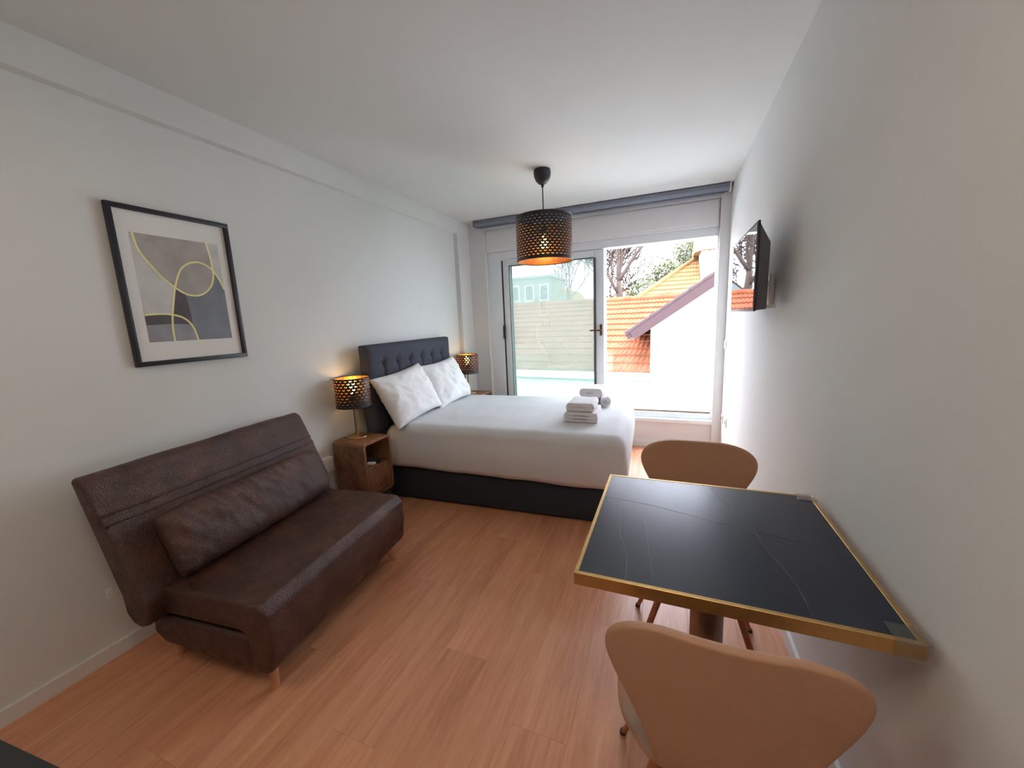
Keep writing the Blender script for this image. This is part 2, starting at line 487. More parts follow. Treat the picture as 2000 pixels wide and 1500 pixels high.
# roller blind cassette under the ceiling
t = empty('roller_blind', (1.44, D - 0.06, H), label='grey rolled up roller blind cassette under the ceiling above the window', cat='blind')
bm = bmesh.new()
prism(bm, [(D - 0.115 - (D - 0.06), -0.006), (0.05, 0), (0.05, -0.062), (-0.035, -0.062), (-0.058, -0.04)], 'x', -1.255, 1.255, 0.005)
obj('cassette', bm, M['blind'], t, 30)
for s in (-1, 1):
    obj('end_cap', B(s * 1.262 - 0.008, s * 1.262 + 0.008, -0.058, 0.05, -0.066, -0.001, 0.004), M['white_plastic'] if s > 0 else M['blind'], t, 30)
obj('bottom_bar', B(-1.22, 1.22, -0.005, 0.012, -0.076, -0.062, 0.004), M['blind'], t, 30)

# glass balustrade outside
struct('balcony_slab', B(-0.1, 2.85, D + 0.28, D + 0.62, -0.15, 0.06), M['render_white'])
t = empty('glass_balustrade', (1.4, D + 0.40, 0.06), label='clear glass balcony balustrade outside the window', cat='balustrade')
obj('glass_panel', B(-1.26, 1.29, -0.006, 0.006, 0.02, 0.895), M['rail_glass'], t)
obj('post', B(-1.29, -1.262, -0.02, 0.02, 0.0, 0.90, 0.003), M['dark_rubber'], t)
obj('base_channel', B(-1.26, 1.29, -0.025, 0.025, 0.0, 0.05, 0.003), M['steel'], t)

# ------------------------------------------------------------------ bed
bed = empty('bed', (0.038, 2.935, 0), math.radians(2.5), 'double bed with charcoal fabric base and tufted headboard against the left wall', 'bed')
obj('base', B(0.10, 1.868, -0.585, 0.585, 0.012, 0.315, 0.018, 3), M['bed_fabric'], bed, 40)
for sx in (0.25, 1.70):
    for sy in (-0.45, 0.45):
        obj('foot', B(sx - 0.03, sx + 0.03, sy - 0.03, sy + 0.03, 0, 0.012), M['black_plastic'], bed)
obj('mattress', B(0.105, 1.86, -0.58, 0.58, 0.315, 0.575, 0.04, 4), M['bed_linen'], bed, 60)
# tufted headboard
HBY0, HBY1, HBZ0, HBZ1 = -0.695, 0.565, 0.02, 1.245
hb = obj('headboard', B(0.0, 0.066, HBY0, HBY1, HBZ0, HBZ1, 0.012, 3), M['headboard'], bed, 40)
bm = bmesh.new()
NY, NZ = 112, 72
ncol, cell = 7, (HBY1 - HBY0) / 7
ztop = HBZ1 - 0.012
grid = []
def tuft(y, z):
    u = (y - HBY0) / cell
    v = (ztop - 0.13 - z) / cell
    fu, fv = abs(u - round(u)), abs(v - round(v))
    h = 0.034
    if v > -0.45:
        if round(v) >= 0 and 0 < round(u) < ncol:
            d = math.hypot(fu, fv)
            h -= 0.026 * math.exp(-(d / 0.17) ** 2)
        if v > 0: h -= 0.014 * math.exp(-(fv / 0.06) ** 2) if round(v) >= 0 else 0
        if round(u) not in (0, ncol): h -= 0.014 * math.exp(-(fu / 0.06) ** 2) * min(1, max(0, (v + 0.15) * 5))
    e = min(y - HBY0, HBY1 - y, z - HBZ0, HBZ1 - z)
    h *= 1 - math.exp(-max(e, 0) / 0.015)
    return h
for i in range(NZ + 1):
    z = HBZ0 + 0.002 + (HBZ1 - HBZ0 - 0.004) * i / NZ
    grid.append([bm.verts.new((0.062 + tuft(HBY0 + 0.002 + (HBY1 - HBY0 - 0.004) * j / NY, z), HBY0 + 0.002 + (HBY1 - HBY0 - 0.004) * j / NY, z)) for j in range(NY + 1)])
for i in range(NZ):
    for j in range(NY): bm.faces.new((grid[i][j], grid[i][j + 1], grid[i + 1][j + 1], grid[i + 1][j]))
ext = bmesh.ops.extrude_face_region(bm, geom=bm.faces[:])
for v in [g for g in ext['geom'] if isinstance(g, bmesh.types.BMVert)]: v.co.x = 0.05
obj('tufted_panel', bm, M['headboard'], hb, 50)
for r in range(3):
    for c in range(1, ncol):
        y, z = HBY0 + c * cell, ztop - 0.13 - r * cell
        if z < 0.6: continue
        b2 = bmesh.new(); bmesh.ops.create_uvsphere(b2, u_segments=8, v_segments=5, radius=0.011)
        for v in b2.verts: v.co.x *= 0.5
        obj('button', b2, M['headboard'], hb, 180, loc=(0.071, y, z))

# duvet: a soft shell over mattress and base
def duvet():
    bm = bmesh.new()
    x0, x1, y0, y1, z0, z1, r = 0.135, 1.935, -0.632, 0.645, 0.285, 0.628, 0.085
    # cross-section around (y,z) from near hem over the top to far hem, swept in x with a rounded foot end
    def section(scale_y, top, hem):
        pts = []
        yn, yf = y0 * scale_y, y1 * scale_y
        for k in range(9): pts.append((yn + 0.018 * math.sin(k / 8 * PI) * -1, hem + (top - r - hem) * k / 8))
        for k in range(1, 9):
            a = PI / 2 * k / 8; pts.append((yn + r * (1 - math.cos(a)), top - r + r * math.sin(a)))
        for k in range(1, 24): pts.append((yn + r + (yf - yn - 2 * r) * k / 24, top + 0.006 * math.sin(PI * k / 24)))
        for k in range(0, 9):
            a = PI / 2 * (1 - k / 8); pts.append((yf - r * (1 - math.cos(a)), top - r + r * math.sin(a)))
        for k in range(1, 9): pts.append((yf + 0.015 * math.sin(k / 8 * PI), top - r - (top - r - hem) * k / 8))
        return pts
    rows = []
    NX = 44
    for i in range(NX + 1):
        f = i / NX; x = x0 + (x1 - r - x0) * f
        zz = z1 - 0.03 * math.exp(-((x - x0) / 0.05) ** 2)
        hem = 0.296 - 0.022 * f + 0.002 * math.sin(x * 7)
        rows.append([bm.verts.new((x, p[0], p[1])) for p in section(1.0, zz, hem)])
    n = len(rows[0])
    for a, b in zip(rows, rows[1:]):
        for j in range(n - 1): bm.faces.new((a[j], a[j + 1], b[j + 1], b[j]))
    # foot end: the top rolls over and hangs down
    last = rows[-1]
    hemf = 0.262
    prev = last
    steps = 14
    for k in range(1, steps + 1):
        new = []
        for j, v in enumerate(last):
            y, z = v.co.y, v.co.z
            tt = k / steps
            roll = min(1.0, tt / 0.45)
            a = PI / 2 * roll
            hang = max(0.0, (tt - 0.45) / 0.55)
            full = max(0.0, min(1.0, (z - 0.275) / (z1 - 0.275)))
            x = x1 - r + r * math.sin(a) + 0.012 * math.sin(PI * hang)
            zz = z - full * (r * (1 - math.cos(a)) * 1.0) - full * hang * (z1 - r - hemf)
            yy = y * (1 - 0.035 * roll * (1 - full * 0.6) - 0.02 * hang)
            new.append(bm.verts.new((x - 0.03 * (1 - full) * roll, yy, max(zz, hemf))))
        for j in range(n - 1):
            bm.faces.new((prev[j], prev[j + 1], new[j + 1], new[j]))
        prev = new
    for v in bm.verts:
        q = v.co
        v.co.z += (0.007 if q.z > 0.5 else 0.002) * noise.noise(Vector((q.x * 3, q.y * 3, 1.3))) + 0.003 * noise.noise(Vector((q.x * 9, q.y * 6, 4.1)))
        if abs(q.y) > 0.6: v.co.y += 0.012 * noise.noise(Vector((q.x * 4, q.z * 2.5, 8.8)))
    bmesh.ops.remove_doubles(bm, verts=bm.verts[:], dist=0.0004)
    return bm
dv = obj('duvet', duvet(), M['bed_linen'], None, 180, loc=(0.038, 2.935, 0), rot=(0, 0, math.radians(2.5)))
tag(dv, 'smooth white duvet spread over the bed and hanging over its base', 'duvet')
md = dv.modifiers.new('thick', 'SOLIDIFY'); md.thickness = 0.012; md.offset = -1

def pillow_mesh(wd, ht, th, seed):
    bm = bmesh.new(); N = 40
    sides = []
    for s in (1, -1):
        g = []
        for i in range(N + 1):
            row = []
            for j in range(N + 1):
                u, v = -1 + 2 * i / N, -1 + 2 * j / N
                pin = 1 - 0.07 * (1 - abs(v)) * 0 
                x = u * wd / 2 * (1 - 0.075 * math.cos(v * PI / 2) * abs(u) ** 3)
                y = v * ht / 2 * (1 - 0.085 * math.cos(u * PI / 2) * abs(v) ** 3)
                h = (max(0, 1 - abs(u) ** 2.6) * max(0, 1 - abs(v) ** 2.6)) ** 0.55 * th / 2
                edge = min(1 - abs(u), 1 - abs(v))
                wr = noise.noise(Vector((u * 2.2 + seed, v * 2.2, s))) * 0.020 + (1 - abs(noise.noise(Vector((u * 3.2 + v * 1.4 + seed, v * 2.2, s * 3)))) * 2) * 0.009 + noise.noise(Vector((u * 8 + seed, v * 6, s * 2))) * 0.005
                cr = math.exp(-((abs(u) - 0.9) / 0.2) ** 2) * noise.noise(Vector((v * 9, seed, 2))) * 0.010
                h = h + (wr + cr) * min(1, edge * 6)
                row.append(bm.verts.new((x, y, s * h + (0.002 * s if edge > 0 else 0))))
            g.append(row)
        for i in range(N):
            for j in range(N): bm.faces.new((g[i][j], g[i + 1][j], g[i + 1][j + 1], g[i][j + 1]))
        sides.append(g)
    bmesh.ops.remove_doubles(bm, verts=bm.verts[:], dist=0.0012)
    return bm
def place_pillow(y, z, x, lean, roll, seed, label, wd, ht):
    p = obj('pillow', pillow_mesh(wd, ht, 0.17, seed), M['pillow_linen'], None, 180)
    # local x -> along the headboard (world y), local y -> up, local z -> towards the foot (world x)
    base = Matrix(((0, 0, 1), (1, 0, 0), (0, 1, 0))).to_4x4()
    p.matrix_world = Matrix.Translation((x, y, z)) @ Matrix.Rotation(-lean, 4, 'Y') @ Matrix.Rotation(roll, 4, 'X') @ base
    return tag(p, label, 'pillow', 'pillows leaning on the headboard')
place_pillow(2.545, 0.828, 0.268, math.radians(27), math.radians(5), 1.3, 'white pillow leaning on the headboard nearest the brown sofa', 0.65, 0.435)
place_pillow(3.150, 0.830, 0.252, math.radians(25), math.radians(3), 5.1, 'white pillow leaning on the headboard on the window side', 0.62, 0.44)

# towels on the bed
def folded_towel(lx, ly, h, layers, seed):
    bm = bmesh.new()
    lh = h / layers
    for k in range(layers):
        box(bm, -lx / 2 + 0.004 * (k % 2), lx / 2 - 0.003 * (k % 2), -ly / 2, ly / 2, k * lh, (k + 1) * lh - 0.0015, lh * 0.36, 3)
    bmesh.ops.subdivide_edges(bm, edges=[e for e in bm.edges if e.calc_length() > 0.08], cuts=4, use_grid_fill=True)
    # rounded fold joining the layers along the long side
    tube(bm, [(lx / 2 - h * 0.42, -ly / 2 + 0.003, h / 2), (lx / 2 - h * 0.42, ly / 2 - 0.003, h / 2)], h * 0.485, 14)
    tube(bm, [(-lx / 2 + h * 0.40, -ly / 2 + 0.003, h / 2), (-lx / 2 + h * 0.40, ly / 2 - 0.003, h / 2)], h * 0.47, 14)
    wobble(bm, 0.005, 14, seed)
    return bm
def rolled_towel(r, ln, seed):
    bm = bmesh.new()
    pts = []
    turns, n = 3.2, 64
    for i in range(n + 1):
        a = turns * 2 * PI * i / n
        rr = r * (0.16 + 0.84 * i / n)
        pts.append((rr * math.cos(a), rr * math.sin(a)))
    ring0 = [bm.verts.new((p[0], -ln / 2, p[1] + r)) for p in pts]
    ring1 = [bm.verts.new((p[0], ln / 2, p[1] + r)) for p in pts]
    for i in range(n): bm.faces.new((ring0[i], ring0[i + 1], ring1[i + 1], ring1[i]))
    ext = bmesh.ops.extrude_face_region(bm, geom=bm.faces[:])
    for v in [g for g in ext['geom'] if isinstance(g, bmesh.types.BMVert)]:
        q = Vector((v.co.x, 0, v.co.z - r)); l = max(q.length, 1e-4); v.co -= q / l * min(0.010, l * 0.8)
    wobble(bm, 0.004, 16, seed)
    return bm
def towel(bm, loc, rot, label):
    o = obj('towel', bm, M['towel'], None, 50, loc=loc, rot=(0, 0, rot))
    return tag(o, label, 'towel', 'white towels stacked on the bed')
ZT = 0.632
towel(folded_towel(0.235, 0.30, 0.074, 3, 1), (1.645, 2.82, ZT), 0.06, 'larger folded towel at the bottom of the stack nearer the near edge of the bed')
towel(folded_towel(0.195, 0.26, 0.064, 2, 2), (1.640, 2.825, ZT + 0.075), 0.03, 'smaller folded towel on top of the stack nearer the near edge of the bed')
towel(rolled_towel(0.047, 0.26, 3), (1.745, 3.33, ZT), 0.05, 'rolled towel with spiral end under the stack nearer the window')
towel(folded_towel(0.15, 0.25, 0.068, 3, 6), (1.605, 3.38, ZT), -0.02, 'folded towel at the bottom of the stack nearer the window')
towel(folded_towel(0.190, 0.25, 0.075, 2, 4), (1.625, 3.36, ZT + 0.070), -0.02, 'puffy folded towel on top of the stack nearer the window')

# ------------------------------------------------------------------ nightstands with lamps
def nightstand(loc, label):
    """front faces +x; local origin at the floor under its centre"""
    t = empty('nightstand', loc, 0, label, 'nightstand', 'wooden nightstands beside the bed')
    d, w, z0, z1, th = 0.14, 0.135, 0.185, 0.592, 0.018
    # carcass: a rounded square tube, open to the front
    def rr(y0, y1, a, b, r, n=5):
        pts = []
        for cx, cz, s in ((y1 - r, b - r, 0), (y0 + r, b - r, 1), (y0 + r, a + r, 2), (y1 - r, a + r, 3)):
            for k in range(n + 1):
                an = PI / 2 * (s + k / n); pts.append((cx + r * math.cos(an), cz + r * math.sin(an)))
        return pts
    o_, i_ = rr(-w, w, z0, z1, 0.028), rr(-w + th, w - th, z0 + th, z1 - th, 0.014)
    bm = bmesh.new()
    V = [[bm.verts.new((x, p[0], p[1])) for p in q] for q in (o_, i_) for x in (d, -d)]
    n = len(o_)
    for i in range(n):
        j = (i + 1) % n
        bm.faces.new((V[0][i], V[0][j], V[1][j], V[1][i])); bm.faces.new((V[2][i], V[2][j], V[3][j], V[3][i]))
        bm.faces.new((V[0][i], V[0][j], V[2][j], V[2][i])); bm.faces.new((V[1][i], V[1][j], V[3][j], V[3][i]))
    obj('carcass', bm, M['nightstand'], t, 40)
    obj('back_panel', B(-d + 0.002, -d + 0.012, -w + th, w - th, z0 + th, z1 - th), M['nightstand'], t)
    zs = z0 + 0.205
    obj('shelf', B(-d + 0.012, d - 0.004, -w + th, w - th, zs, zs + 0.014), M['nightstand'], t)
    dr = obj('drawer', B(-d + 0.03, d - 0.003, -w + th + 0.002, w - th - 0.002, z0 + th + 0.003, zs - 0.003, 0.003), M['nightstand'], t, 30)
    bm = bmesh.new(); lathe(bm, [(0.003, 0), (0.007, 0.008), (0.011, 0.014), (0.009, 0.020), (0.002, 0.022)], seg=14)
    for v in bm.verts: v.co = Vector((v.co.z, v.co.x, v.co.y))
    obj('knob', bm, M['bronze'], dr, 60, loc=(d - 0.003, 0.0, z0 + 0.075))
    for sx in (-1, 1):
        for sy in (-1, 1):
            bm = bmesh.new(); tube(bm, [(sx * 0.115, sy * 0.11, 0.0), (sx * 0.10, sy * 0.095, z0 + 0.004)], [0.008, 0.014], 10)
            obj('leg', bm, M['black_plastic'], t, 60)
    return t
ns1 = nightstand((0.178, 2.072, 0), 'wooden nightstand between the brown sofa and the bed')
ns2 = copy_tree(ns1); ns2.location = (0.205, 3.815, 0)
ns2['label'] = 'wooden nightstand on the window side of the bed, mostly hidden'

def remote(loc, rot, mat, n, label):
    t = empty('remote_control', loc, rot, label, 'remote control', 'remote controls on the nightstand shelf')
    obj('case', B(-0.075, 0.075, -0.02, 0.02, 0, 0.016, 0.006, 3), mat, t, 40)
    for i in range(n):
        for j in (-1, 0, 1):
            obj('button', B(-0.058 + i * 0.022, -0.046 + i * 0.022, j * 0.012 - 0.004, j * 0.012 + 0.004, 0.0155, 0.018, 0.001, 1), M['grey_plastic'] if mat is not M['grey_plastic'] else M['white_plastic'], t)
ZS = 0.185 + 0.205 + 0.0145
remote((0.225, 2.03, ZS), math.radians(20), M['white_plastic'], 4, 'pale remote control on the near nightstand shelf')
remote((0.235, 2.085, ZS), math.radians(12), M['black_plastic'], 5, 'black remote control on the near nightstand shelf')

def shade_mesh(r, h, seg=96):
    bm = bmesh.new()
    uvl = bm.loops.layers.uv.new('UVMap')
    a = [bm.verts.new((r * math.cos(2 * PI * i / seg), r * math.sin(2 * PI * i / seg), 0)) for i in range(seg)]
    b = [bm.verts.new((r * math.cos(2 * PI * i / seg), r * math.sin(2 * PI * i / seg), h)) for i in range(seg)]
    for i in range(seg):
        j = (i + 1) % seg
        f = bm.faces.new((a[i], a[j], b[j], b[i]))
        for lp, uv in zip(f.loops, ((i / seg, 0), ((i + 1) / seg, 0), ((i + 1) / seg, 1), (i / seg, 1))): lp[uvl].uv = uv
    return bm
def rim(r, z, th=0.0035):
    bm = bmesh.new()
    tube(bm, [(r * math.cos(2 * PI * i / 64), r * math.sin(2 * PI * i / 64), z) for i in range(65)], th, 6, False)
    return bm
def shade_obj(name, r, h, mat, parent, z):
    bm = shade_mesh(r, h)
    me = bpy.data.meshes.new(name); bm.to_mesh(me); bm.free()
    for p in me.polygons: p.use_smooth = True
    o = mesh_obj(name, me, mat, parent); o.location = (0, 0, z)
    obj('shade_rim', rim(r, 0), M['pendant_black'], o, 180)
    obj('shade_rim', rim(r, h), M['pendant_black'], o, 180)
    return o
def spider(r, z, hub):
    bm = bmesh.new()
    for k in range(3):
        a = 2 * PI * k / 3 + 0.4
        tube(bm, [(hub * math.cos(a), hub * math.sin(a), z), (r * math.cos(a), r * math.sin(a), z)], 0.0022, 6)
    return bm
def bulb(bm, z, r, up=1):
    lathe(bm, [(0.012, z), (0.013, z + up * 0.02), (r * 0.75, z + up * 0.045), (r, z + up * 0.07), (r * 0.85, z + up * 0.095), (r * 0.3, z + up * 0.112), (0.001, z + up * 0.115)], seg=20)
def point(name, loc, power, parent, r=0.03):
    d = bpy.data.lights.new(name, 'POINT'); d.energy = power; d.color = (1.0, 0.60, 0.24); d.shadow_soft_size = r
    o = bpy.data.objects.new(name, d); COL.objects.link(o); o.location = loc; o.parent = parent
def table_lamp(loc, label):
    t = empty('table_lamp', loc, 0, label, 'lamp', 'lit table lamps beside the bed')
    bm = bmesh.new(); lathe(bm, [(0.075, 0), (0.078, 0.004), (0.076, 0.010), (0.02, 0.016), (0.012, 0.02)], seg=40)
    obj('base', bm, M['lamp_metal'], t, 40)
    bm = bmesh.new(); tube(bm, [(0, 0, 0.016), (0, 0, 0.285)], 0.011, 16)
    obj('stem', bm, M['lamp_metal'], t, 40)
    bm = bmesh.new(); lathe(bm, [(0.014, 0.275), (0.018, 0.28), (0.018, 0.31), (0.015, 0.315)], seg=20)
    obj('socket', bm, M['pendant_black'], t, 40)
    bm = bmesh.new(); bulb(bm, 0.312, 0.028)
    obj('bulb', bm, M['bulb'], t, 180)
    shade_obj('shade', 0.119, 0.205, M['shade_small'], t, 0.232)
    obj('shade_ring', spider(0.118, 0.29, 0.016), M['lamp_metal'], t, 60)
    bm = bmesh.new(); tube(bm, [(0.002, -0.013, 0.27), (0.006, -0.018, 0.16), (0.004, -0.016, 0.03), (-0.05, -0.08, 0.004)], 0.0022, 6)
    obj('cord', bm, M['pendant_black'], t, 60)
    point('lamp_light', (0, 0, 0.385), TABLE_LAMP_W, t, 0.028)
    return t
l1 = table_lamp((0.130, 2.085, 0.592), 'lit table lamp with pierced dark shade on the nightstand beside the sofa')
l2 = copy_tree(l1); l2.location = (0.155, 3.76, 0.592)
l2['label'] = 'lit table lamp with pierced dark shade beside the window'

# pendant
t = empty('pendant_lamp', (1.317, 3.0, H), 0, 'large lit pendant lamp with pierced black drum shade hanging from the ceiling', 'lamp')
bm = bmesh.new(); lathe(bm, [(0.062, 0), (0.066, -0.02), (0.063, -0.045), (0.050, -0.078), (0.030, -0.098), (0.012, -0.104), (0.008, -0.125), (0.003, -0.127)], seg=32)
obj('ceiling_rose', bm, M['pendant_black'], t, 50)
bm = bmesh.new(); tube(bm, [(0, 0, -0.12), (0, 0, -0.42)], 0.0045, 8)
obj('cord', bm, M['pendant_black'], t, 60)
bm = bmesh.new(); lathe(bm, [(0.01, -0.40), (0.022, -0.41), (0.022, -0.46), (0.016, -0.465)], seg=20)
obj('socket', bm, M['pendant_black'], t, 40)
bm = bmesh.new(); bulb(bm, -0.462, 0.032, -1)
obj('bulb', bm, M['bulb'], t, 180)
SH, SR = 0.325, 0.215
shade_obj('shade', SR, SH, M['shade_big'], t, 1.828 - H)
obj('shade_ring', spider(SR - 0.002, -0.425, 0.02), M['pendant_black'], t, 60)
point('lamp_light', (0, 0, -0.535), PENDANT_W, t, 0.032)

# ------------------------------------------------------------------ sofa
SOFA_LOC, SOFA_R = (0.153, 0.692, 0), 0.12
sofa = empty('sofa_bed', SOFA_LOC, SOFA_R, 'brown leather click sofa bed standing askew against the left wall', 'sofa')
def cushion_slab(profile, v0, v1, bev, amp, seed, cuts=26):
    bm = bmesh.new()
    prism(bm, profile, 'y', v0, v1, bev, 4)
    # loops along the length, so that it can sag and pucker
    for k in range(1, cuts):
        y = v0 + (v1 - v0) * k / cuts
        bmesh.ops.bisect_plane(bm, geom=bm.verts[:] + bm.edges[:] + bm.faces[:], plane_co=(0, y, 0), plane_no=(0, 1, 0))
    bm.normal_update()
    wobble(bm, amp, 7, seed)
    return bm
zt, zb = 0.409, 0.125
SL = 0.925
obj('seat', cushion_slab([(0.19, 0.30), (0.17, 0.385), (0.20, zt), (0.45, zt + 0.004), (0.735, zt), (0.768, zt - 0.035), (0.775, 0.27), (0.755, zb + 0.02), (0.735, zb), (0.66, zb), (0.655, 0.27), (0.62, 0.285)], 0, SL, 0.016, 0.006, 2), M['leather'], sofa, 60)
obj('folded_base', cushion_slab([(0.15, 0.275), (0.15, 0.19), (0.21, 0.145), (0.652, 0.118), (0.652, 0.262)], 0.008, SL - 0.008, 0.02, 0.006, 5), M['leather'], sofa, 60)
bk = [(-0.012, 0.855), (0.004, 0.872), (0.030, 0.872), (0.058, 0.855), (0.080, 0.80), (0.255, 0.385), (0.262, 0.32), (0.245, 0.285), (0.205, 0.272), (0.170, 0.288), (0.142, 0.325), (0.128, 0.40)]
back = obj('backrest', cushion_slab(bk, -0.06, 0.985, 0.012, 0.005, 9), M['leather'], sofa, 60)
# two stitched seams running along the back
for q in (0.085, 0.125):
    f = q / 0.45
    u, z = 0.080 + (0.255 - 0.080) * f + 0.001, 0.80 - (0.80 - 0.385) * f
    bm = bmesh.new(); tube(bm, [(u, -0.055 + 1.035 * k / 20, z + 0.002 * math.sin(k * 1.7)) for k in range(21)], 0.0045, 8)
    obj('seam', bm, M['leather'], back, 180)
def leg(u0, v0, u1, v1, zt_, r0=0.022, r1=0.014):
    bm = bmesh.new(); tube(bm, [(u1, v1, 0), (u0, v0, zt_)], [r1, r0], 16)
    return obj('leg', bm, M['leg_wood'], sofa, 60)
leg(0.665, 0.075, 0.684, 0.060, 0.135); leg(0.665, SL - 0.075, 0.690, SL - 0.03, 0.135)
leg(0.16, 0.085, 0.125, 0.10, 0.20); leg(0.16, SL - 0.085, 0.125, SL - 0.07, 0.20)
obj('care_tag', B(0.085, 0.09, -0.075, -0.058, 0.395, 0.43), M['white_plastic'], sofa)

def bolster():
    """a long flat-ended cushion: rounded rectangle section, puckered seams at both ends"""
    bm = bmesh.new(); N, K = 110, 48
    L_, R1, R2 = 0.835, 0.060, 0.138
    rings = []
    for i in range(N + 1):
        f = i / N; s = -L_ / 2 + L_ * f
        e = max(0.0, 1 - abs(2 * f - 1) ** 9) ** 0.5
        ring = []
        for k in range(K):
            a = 2 * PI * k / K
            c, d = math.cos(a), math.sin(a)
            rr = 1 / (abs(c) ** 2.3 + abs(d) ** 2.3) ** (1 / 2.3)
            px, pz = R1 * rr * c * (0.10 + 0.90 * e), R2 * rr * d * (0.93 + 0.07 * e)
            front = max(0.0, c)
            pu = (0.011 * noise.noise(Vector((f * 20 + d * 2.2, d * 1.6, 0.4))) + 0.006 * noise.noise(Vector((f * 44 + d * 3.5, d * 2.5, 3)))) * front * (0.35 + 0.65 * max(0, 0.4 + d))
            end = math.exp(-(min(f, 1 - f) / 0.06) ** 2) * 0.006 * math.sin(d * 22 + f * 9)
            ring.append(bm.verts.new((px + (pu + end * front) * 1.3, s, pz + 0.006 * noise.noise(Vector((f * 9, d, 7))))))
        rings.append(ring)
    for a, b in zip(rings, rings[1:]):
        for k in range(K): bm.faces.new((a[k], a[(k + 1) % K], b[(k + 1) % K], b[k]))
    bm.faces.new(rings[0]); bm.faces.new(rings[-1][::-1])
    return bm
cu = obj('bolster_cushion', bolster(), M['leather'], None, 180)
cu.matrix_world = Matrix.Translation(SOFA_LOC) @ Matrix.Rotation(SOFA_R, 4, 'Z') @ Matrix.Translation((0.262, 0.462, 0.555)) @ Matrix.Rotation(math.radians(-22), 4, 'Y')
tag(cu, 'long brown leather bolster cushion lying on the sofa against its backrest', 'cushion')

# ------------------------------------------------------------------ framed print
pf = empty('framed_print', (0.0, 0.957, 1.249), 0, 'large black framed abstract print hanging on the left wall above the sofa', 'picture')
FW, FH, fb = 0.496, 0.710, 0.021
for nm, q in (('frame_rail', (0, FW, 0, fb)), ('frame_rail', (0, FW, FH - fb, FH)), ('frame_stile', (0, fb, fb, FH - fb)), ('frame_stile', (FW - fb, FW, fb, FH - fb))):
    obj(nm, B(0.001, 0.024, q[0], q[1], q[2], q[3], 0.002), M['black_frame'], pf, 30)
obj('mat_board', B(0.001, 0.010, fb, FW - fb, fb, FH - fb), M['mat'], pf)
S0, S1, T0, T1 = 0.137, 0.875, 0.152, 0.840
art = obj('art_print', B(0.010, 0.0106, S0 * FW, S1 * FW, T0 * FH, T1 * FH), M['art_light'], pf)
def cr(pts, n=8):
    P = [Vector((a, b, 0)) for a, b in pts]; P = [P[0] * 2 - P[1]] + P + [P[-1] * 2 - P[-2]]
    out = []
    for i in range(1, len(P) - 2):
        for k in range(n):
            t_ = k / n; p0, p1, p2, p3 = P[i - 1:i + 3]
            q = 0.5 * ((2 * p1) + (p2 - p0) * t_ + (2 * p0 - 5 * p1 + 4 * p2 - p3) * t_ * t_ + (3 * p1 - p0 - 3 * p2 + p3) * t_ ** 3)
            out.append((q.x, q.y))
    out.append(pts[-1]); return out
L1 = cr([(0.161, 0.838), (0.177, 0.758), (0.212, 0.696), (0.27, 0.632), (0.339, 0.566), (0.425, 0.508), (0.51, 0.469), (0.607, 0.463), (0.69, 0.49), (0.752, 0.541), (0.784, 0.601), (0.788, 0.659), (0.782, 0.756), (0.762, 0.840)])
L2 = cr([(0.337, 0.152), (0.339, 0.234), (0.355, 0.324), (0.387, 0.425), (0.421, 0.517), (0.48, 0.62), (0.544, 0.67), (0.623, 0.694), (0.696, 0.692), (0.772, 0.659), (0.833, 0.594), (0.873, 0.515)])
L3 = cr([(0.137, 0.327), (0.242, 0.334), (0.351, 0.33), (0.437, 0.31), (0.49, 0.276), (0.522, 0.228), (0.542, 0.152)])
def region(pts, mat, x, name='colour_field'):
    bm = bmesh.new()
    vs = [bm.verts.new((x, a * FW, b * FH)) for a, b in pts]
    f = bm.faces.new(vs)
    bmesh.ops.triangulate(bm, faces=[f])
    o = obj(name, bm, mat, art)
i1 = min(range(len(L1)), key=lambda i: abs(L1[i][0] - 0.421) + abs(L1[i][1] - 0.512))
region(L1, M['art_taupe'], 0.0108)
j0 = min(range(len(L2)), key=lambda i: abs(L2[i][1] - 0.512) + (i > 60))
j3 = min(range(len(L2)), key=lambda i: abs(L2[i][1] - 0.331) + (i > 60))
# dark lower right field: bounded by the loop line above, the print edge, and the small arc below
k3 = min(range(len(L3)), key=lambda i: abs(L3[i][0] - 0.355))
region(L2[j3:] + [(S1, 0.515), (S1, T0), (0.542, T0)] + L3[::-1][:len(L3) - k3], M['art_slate'], 0.0109)
iA = i1; iB = min(range(len(L1)), key=lambda i: abs(L1[i][0] - 0.775) + abs(L1[i][1] - 0.655))
jB = min(range(len(L2)), key=lambda i: abs(L2[i][0] - 0.775) + abs(L2[i][1] - 0.655))
region(L1[iA:iB] + L2[j0:jB][::-1], M['art_taupe'], 0.0111)
region([(0.357, 0.331), (0.387, 0.425), (0.419, 0.508), (0.464, 0.489), (0.495, 0.470), (0.506, 0.42), (0.516, 0.334), (0.514, 0.245), (0.49, 0.276), (0.437, 0.31)], M['art_dark'], 0.0112)
region(L3 + [(0.137, T0)], M['art_smoke'], 0.0110)
region(L3[:] + [(0.50, 0.262), (0.35, 0.268), (0.137, 0.262)], M['art_dark'], 0.0111)
def stroke(L, w, x):
    bm = bmesh.new(); a = []; b = []
    for i, p in enumerate(L):
        q0, q1 = L[max(i - 1, 0)], L[min(i + 1, len(L) - 1)]
        d = Vector(((q1[0] - q0[0]) * FW, (q1[1] - q0[1]) * FH)); d.normalize()
        a.append(bm.verts.new((x, p[0] * FW - d.y * w, p[1] * FH + d.x * w))); b.append(bm.verts.new((x, p[0] * FW + d.y * w, p[1] * FH - d.x * w)))
    for i in range(len(L) - 1): bm.faces.new((a[i], a[i + 1], b[i + 1], b[i]))
    obj('gold_line', bm, M['art_gold'], art)
stroke(L1, 0.0042, 0.0116); stroke(L2, 0.0042, 0.0118); stroke(L3, 0.0042, 0.0117)

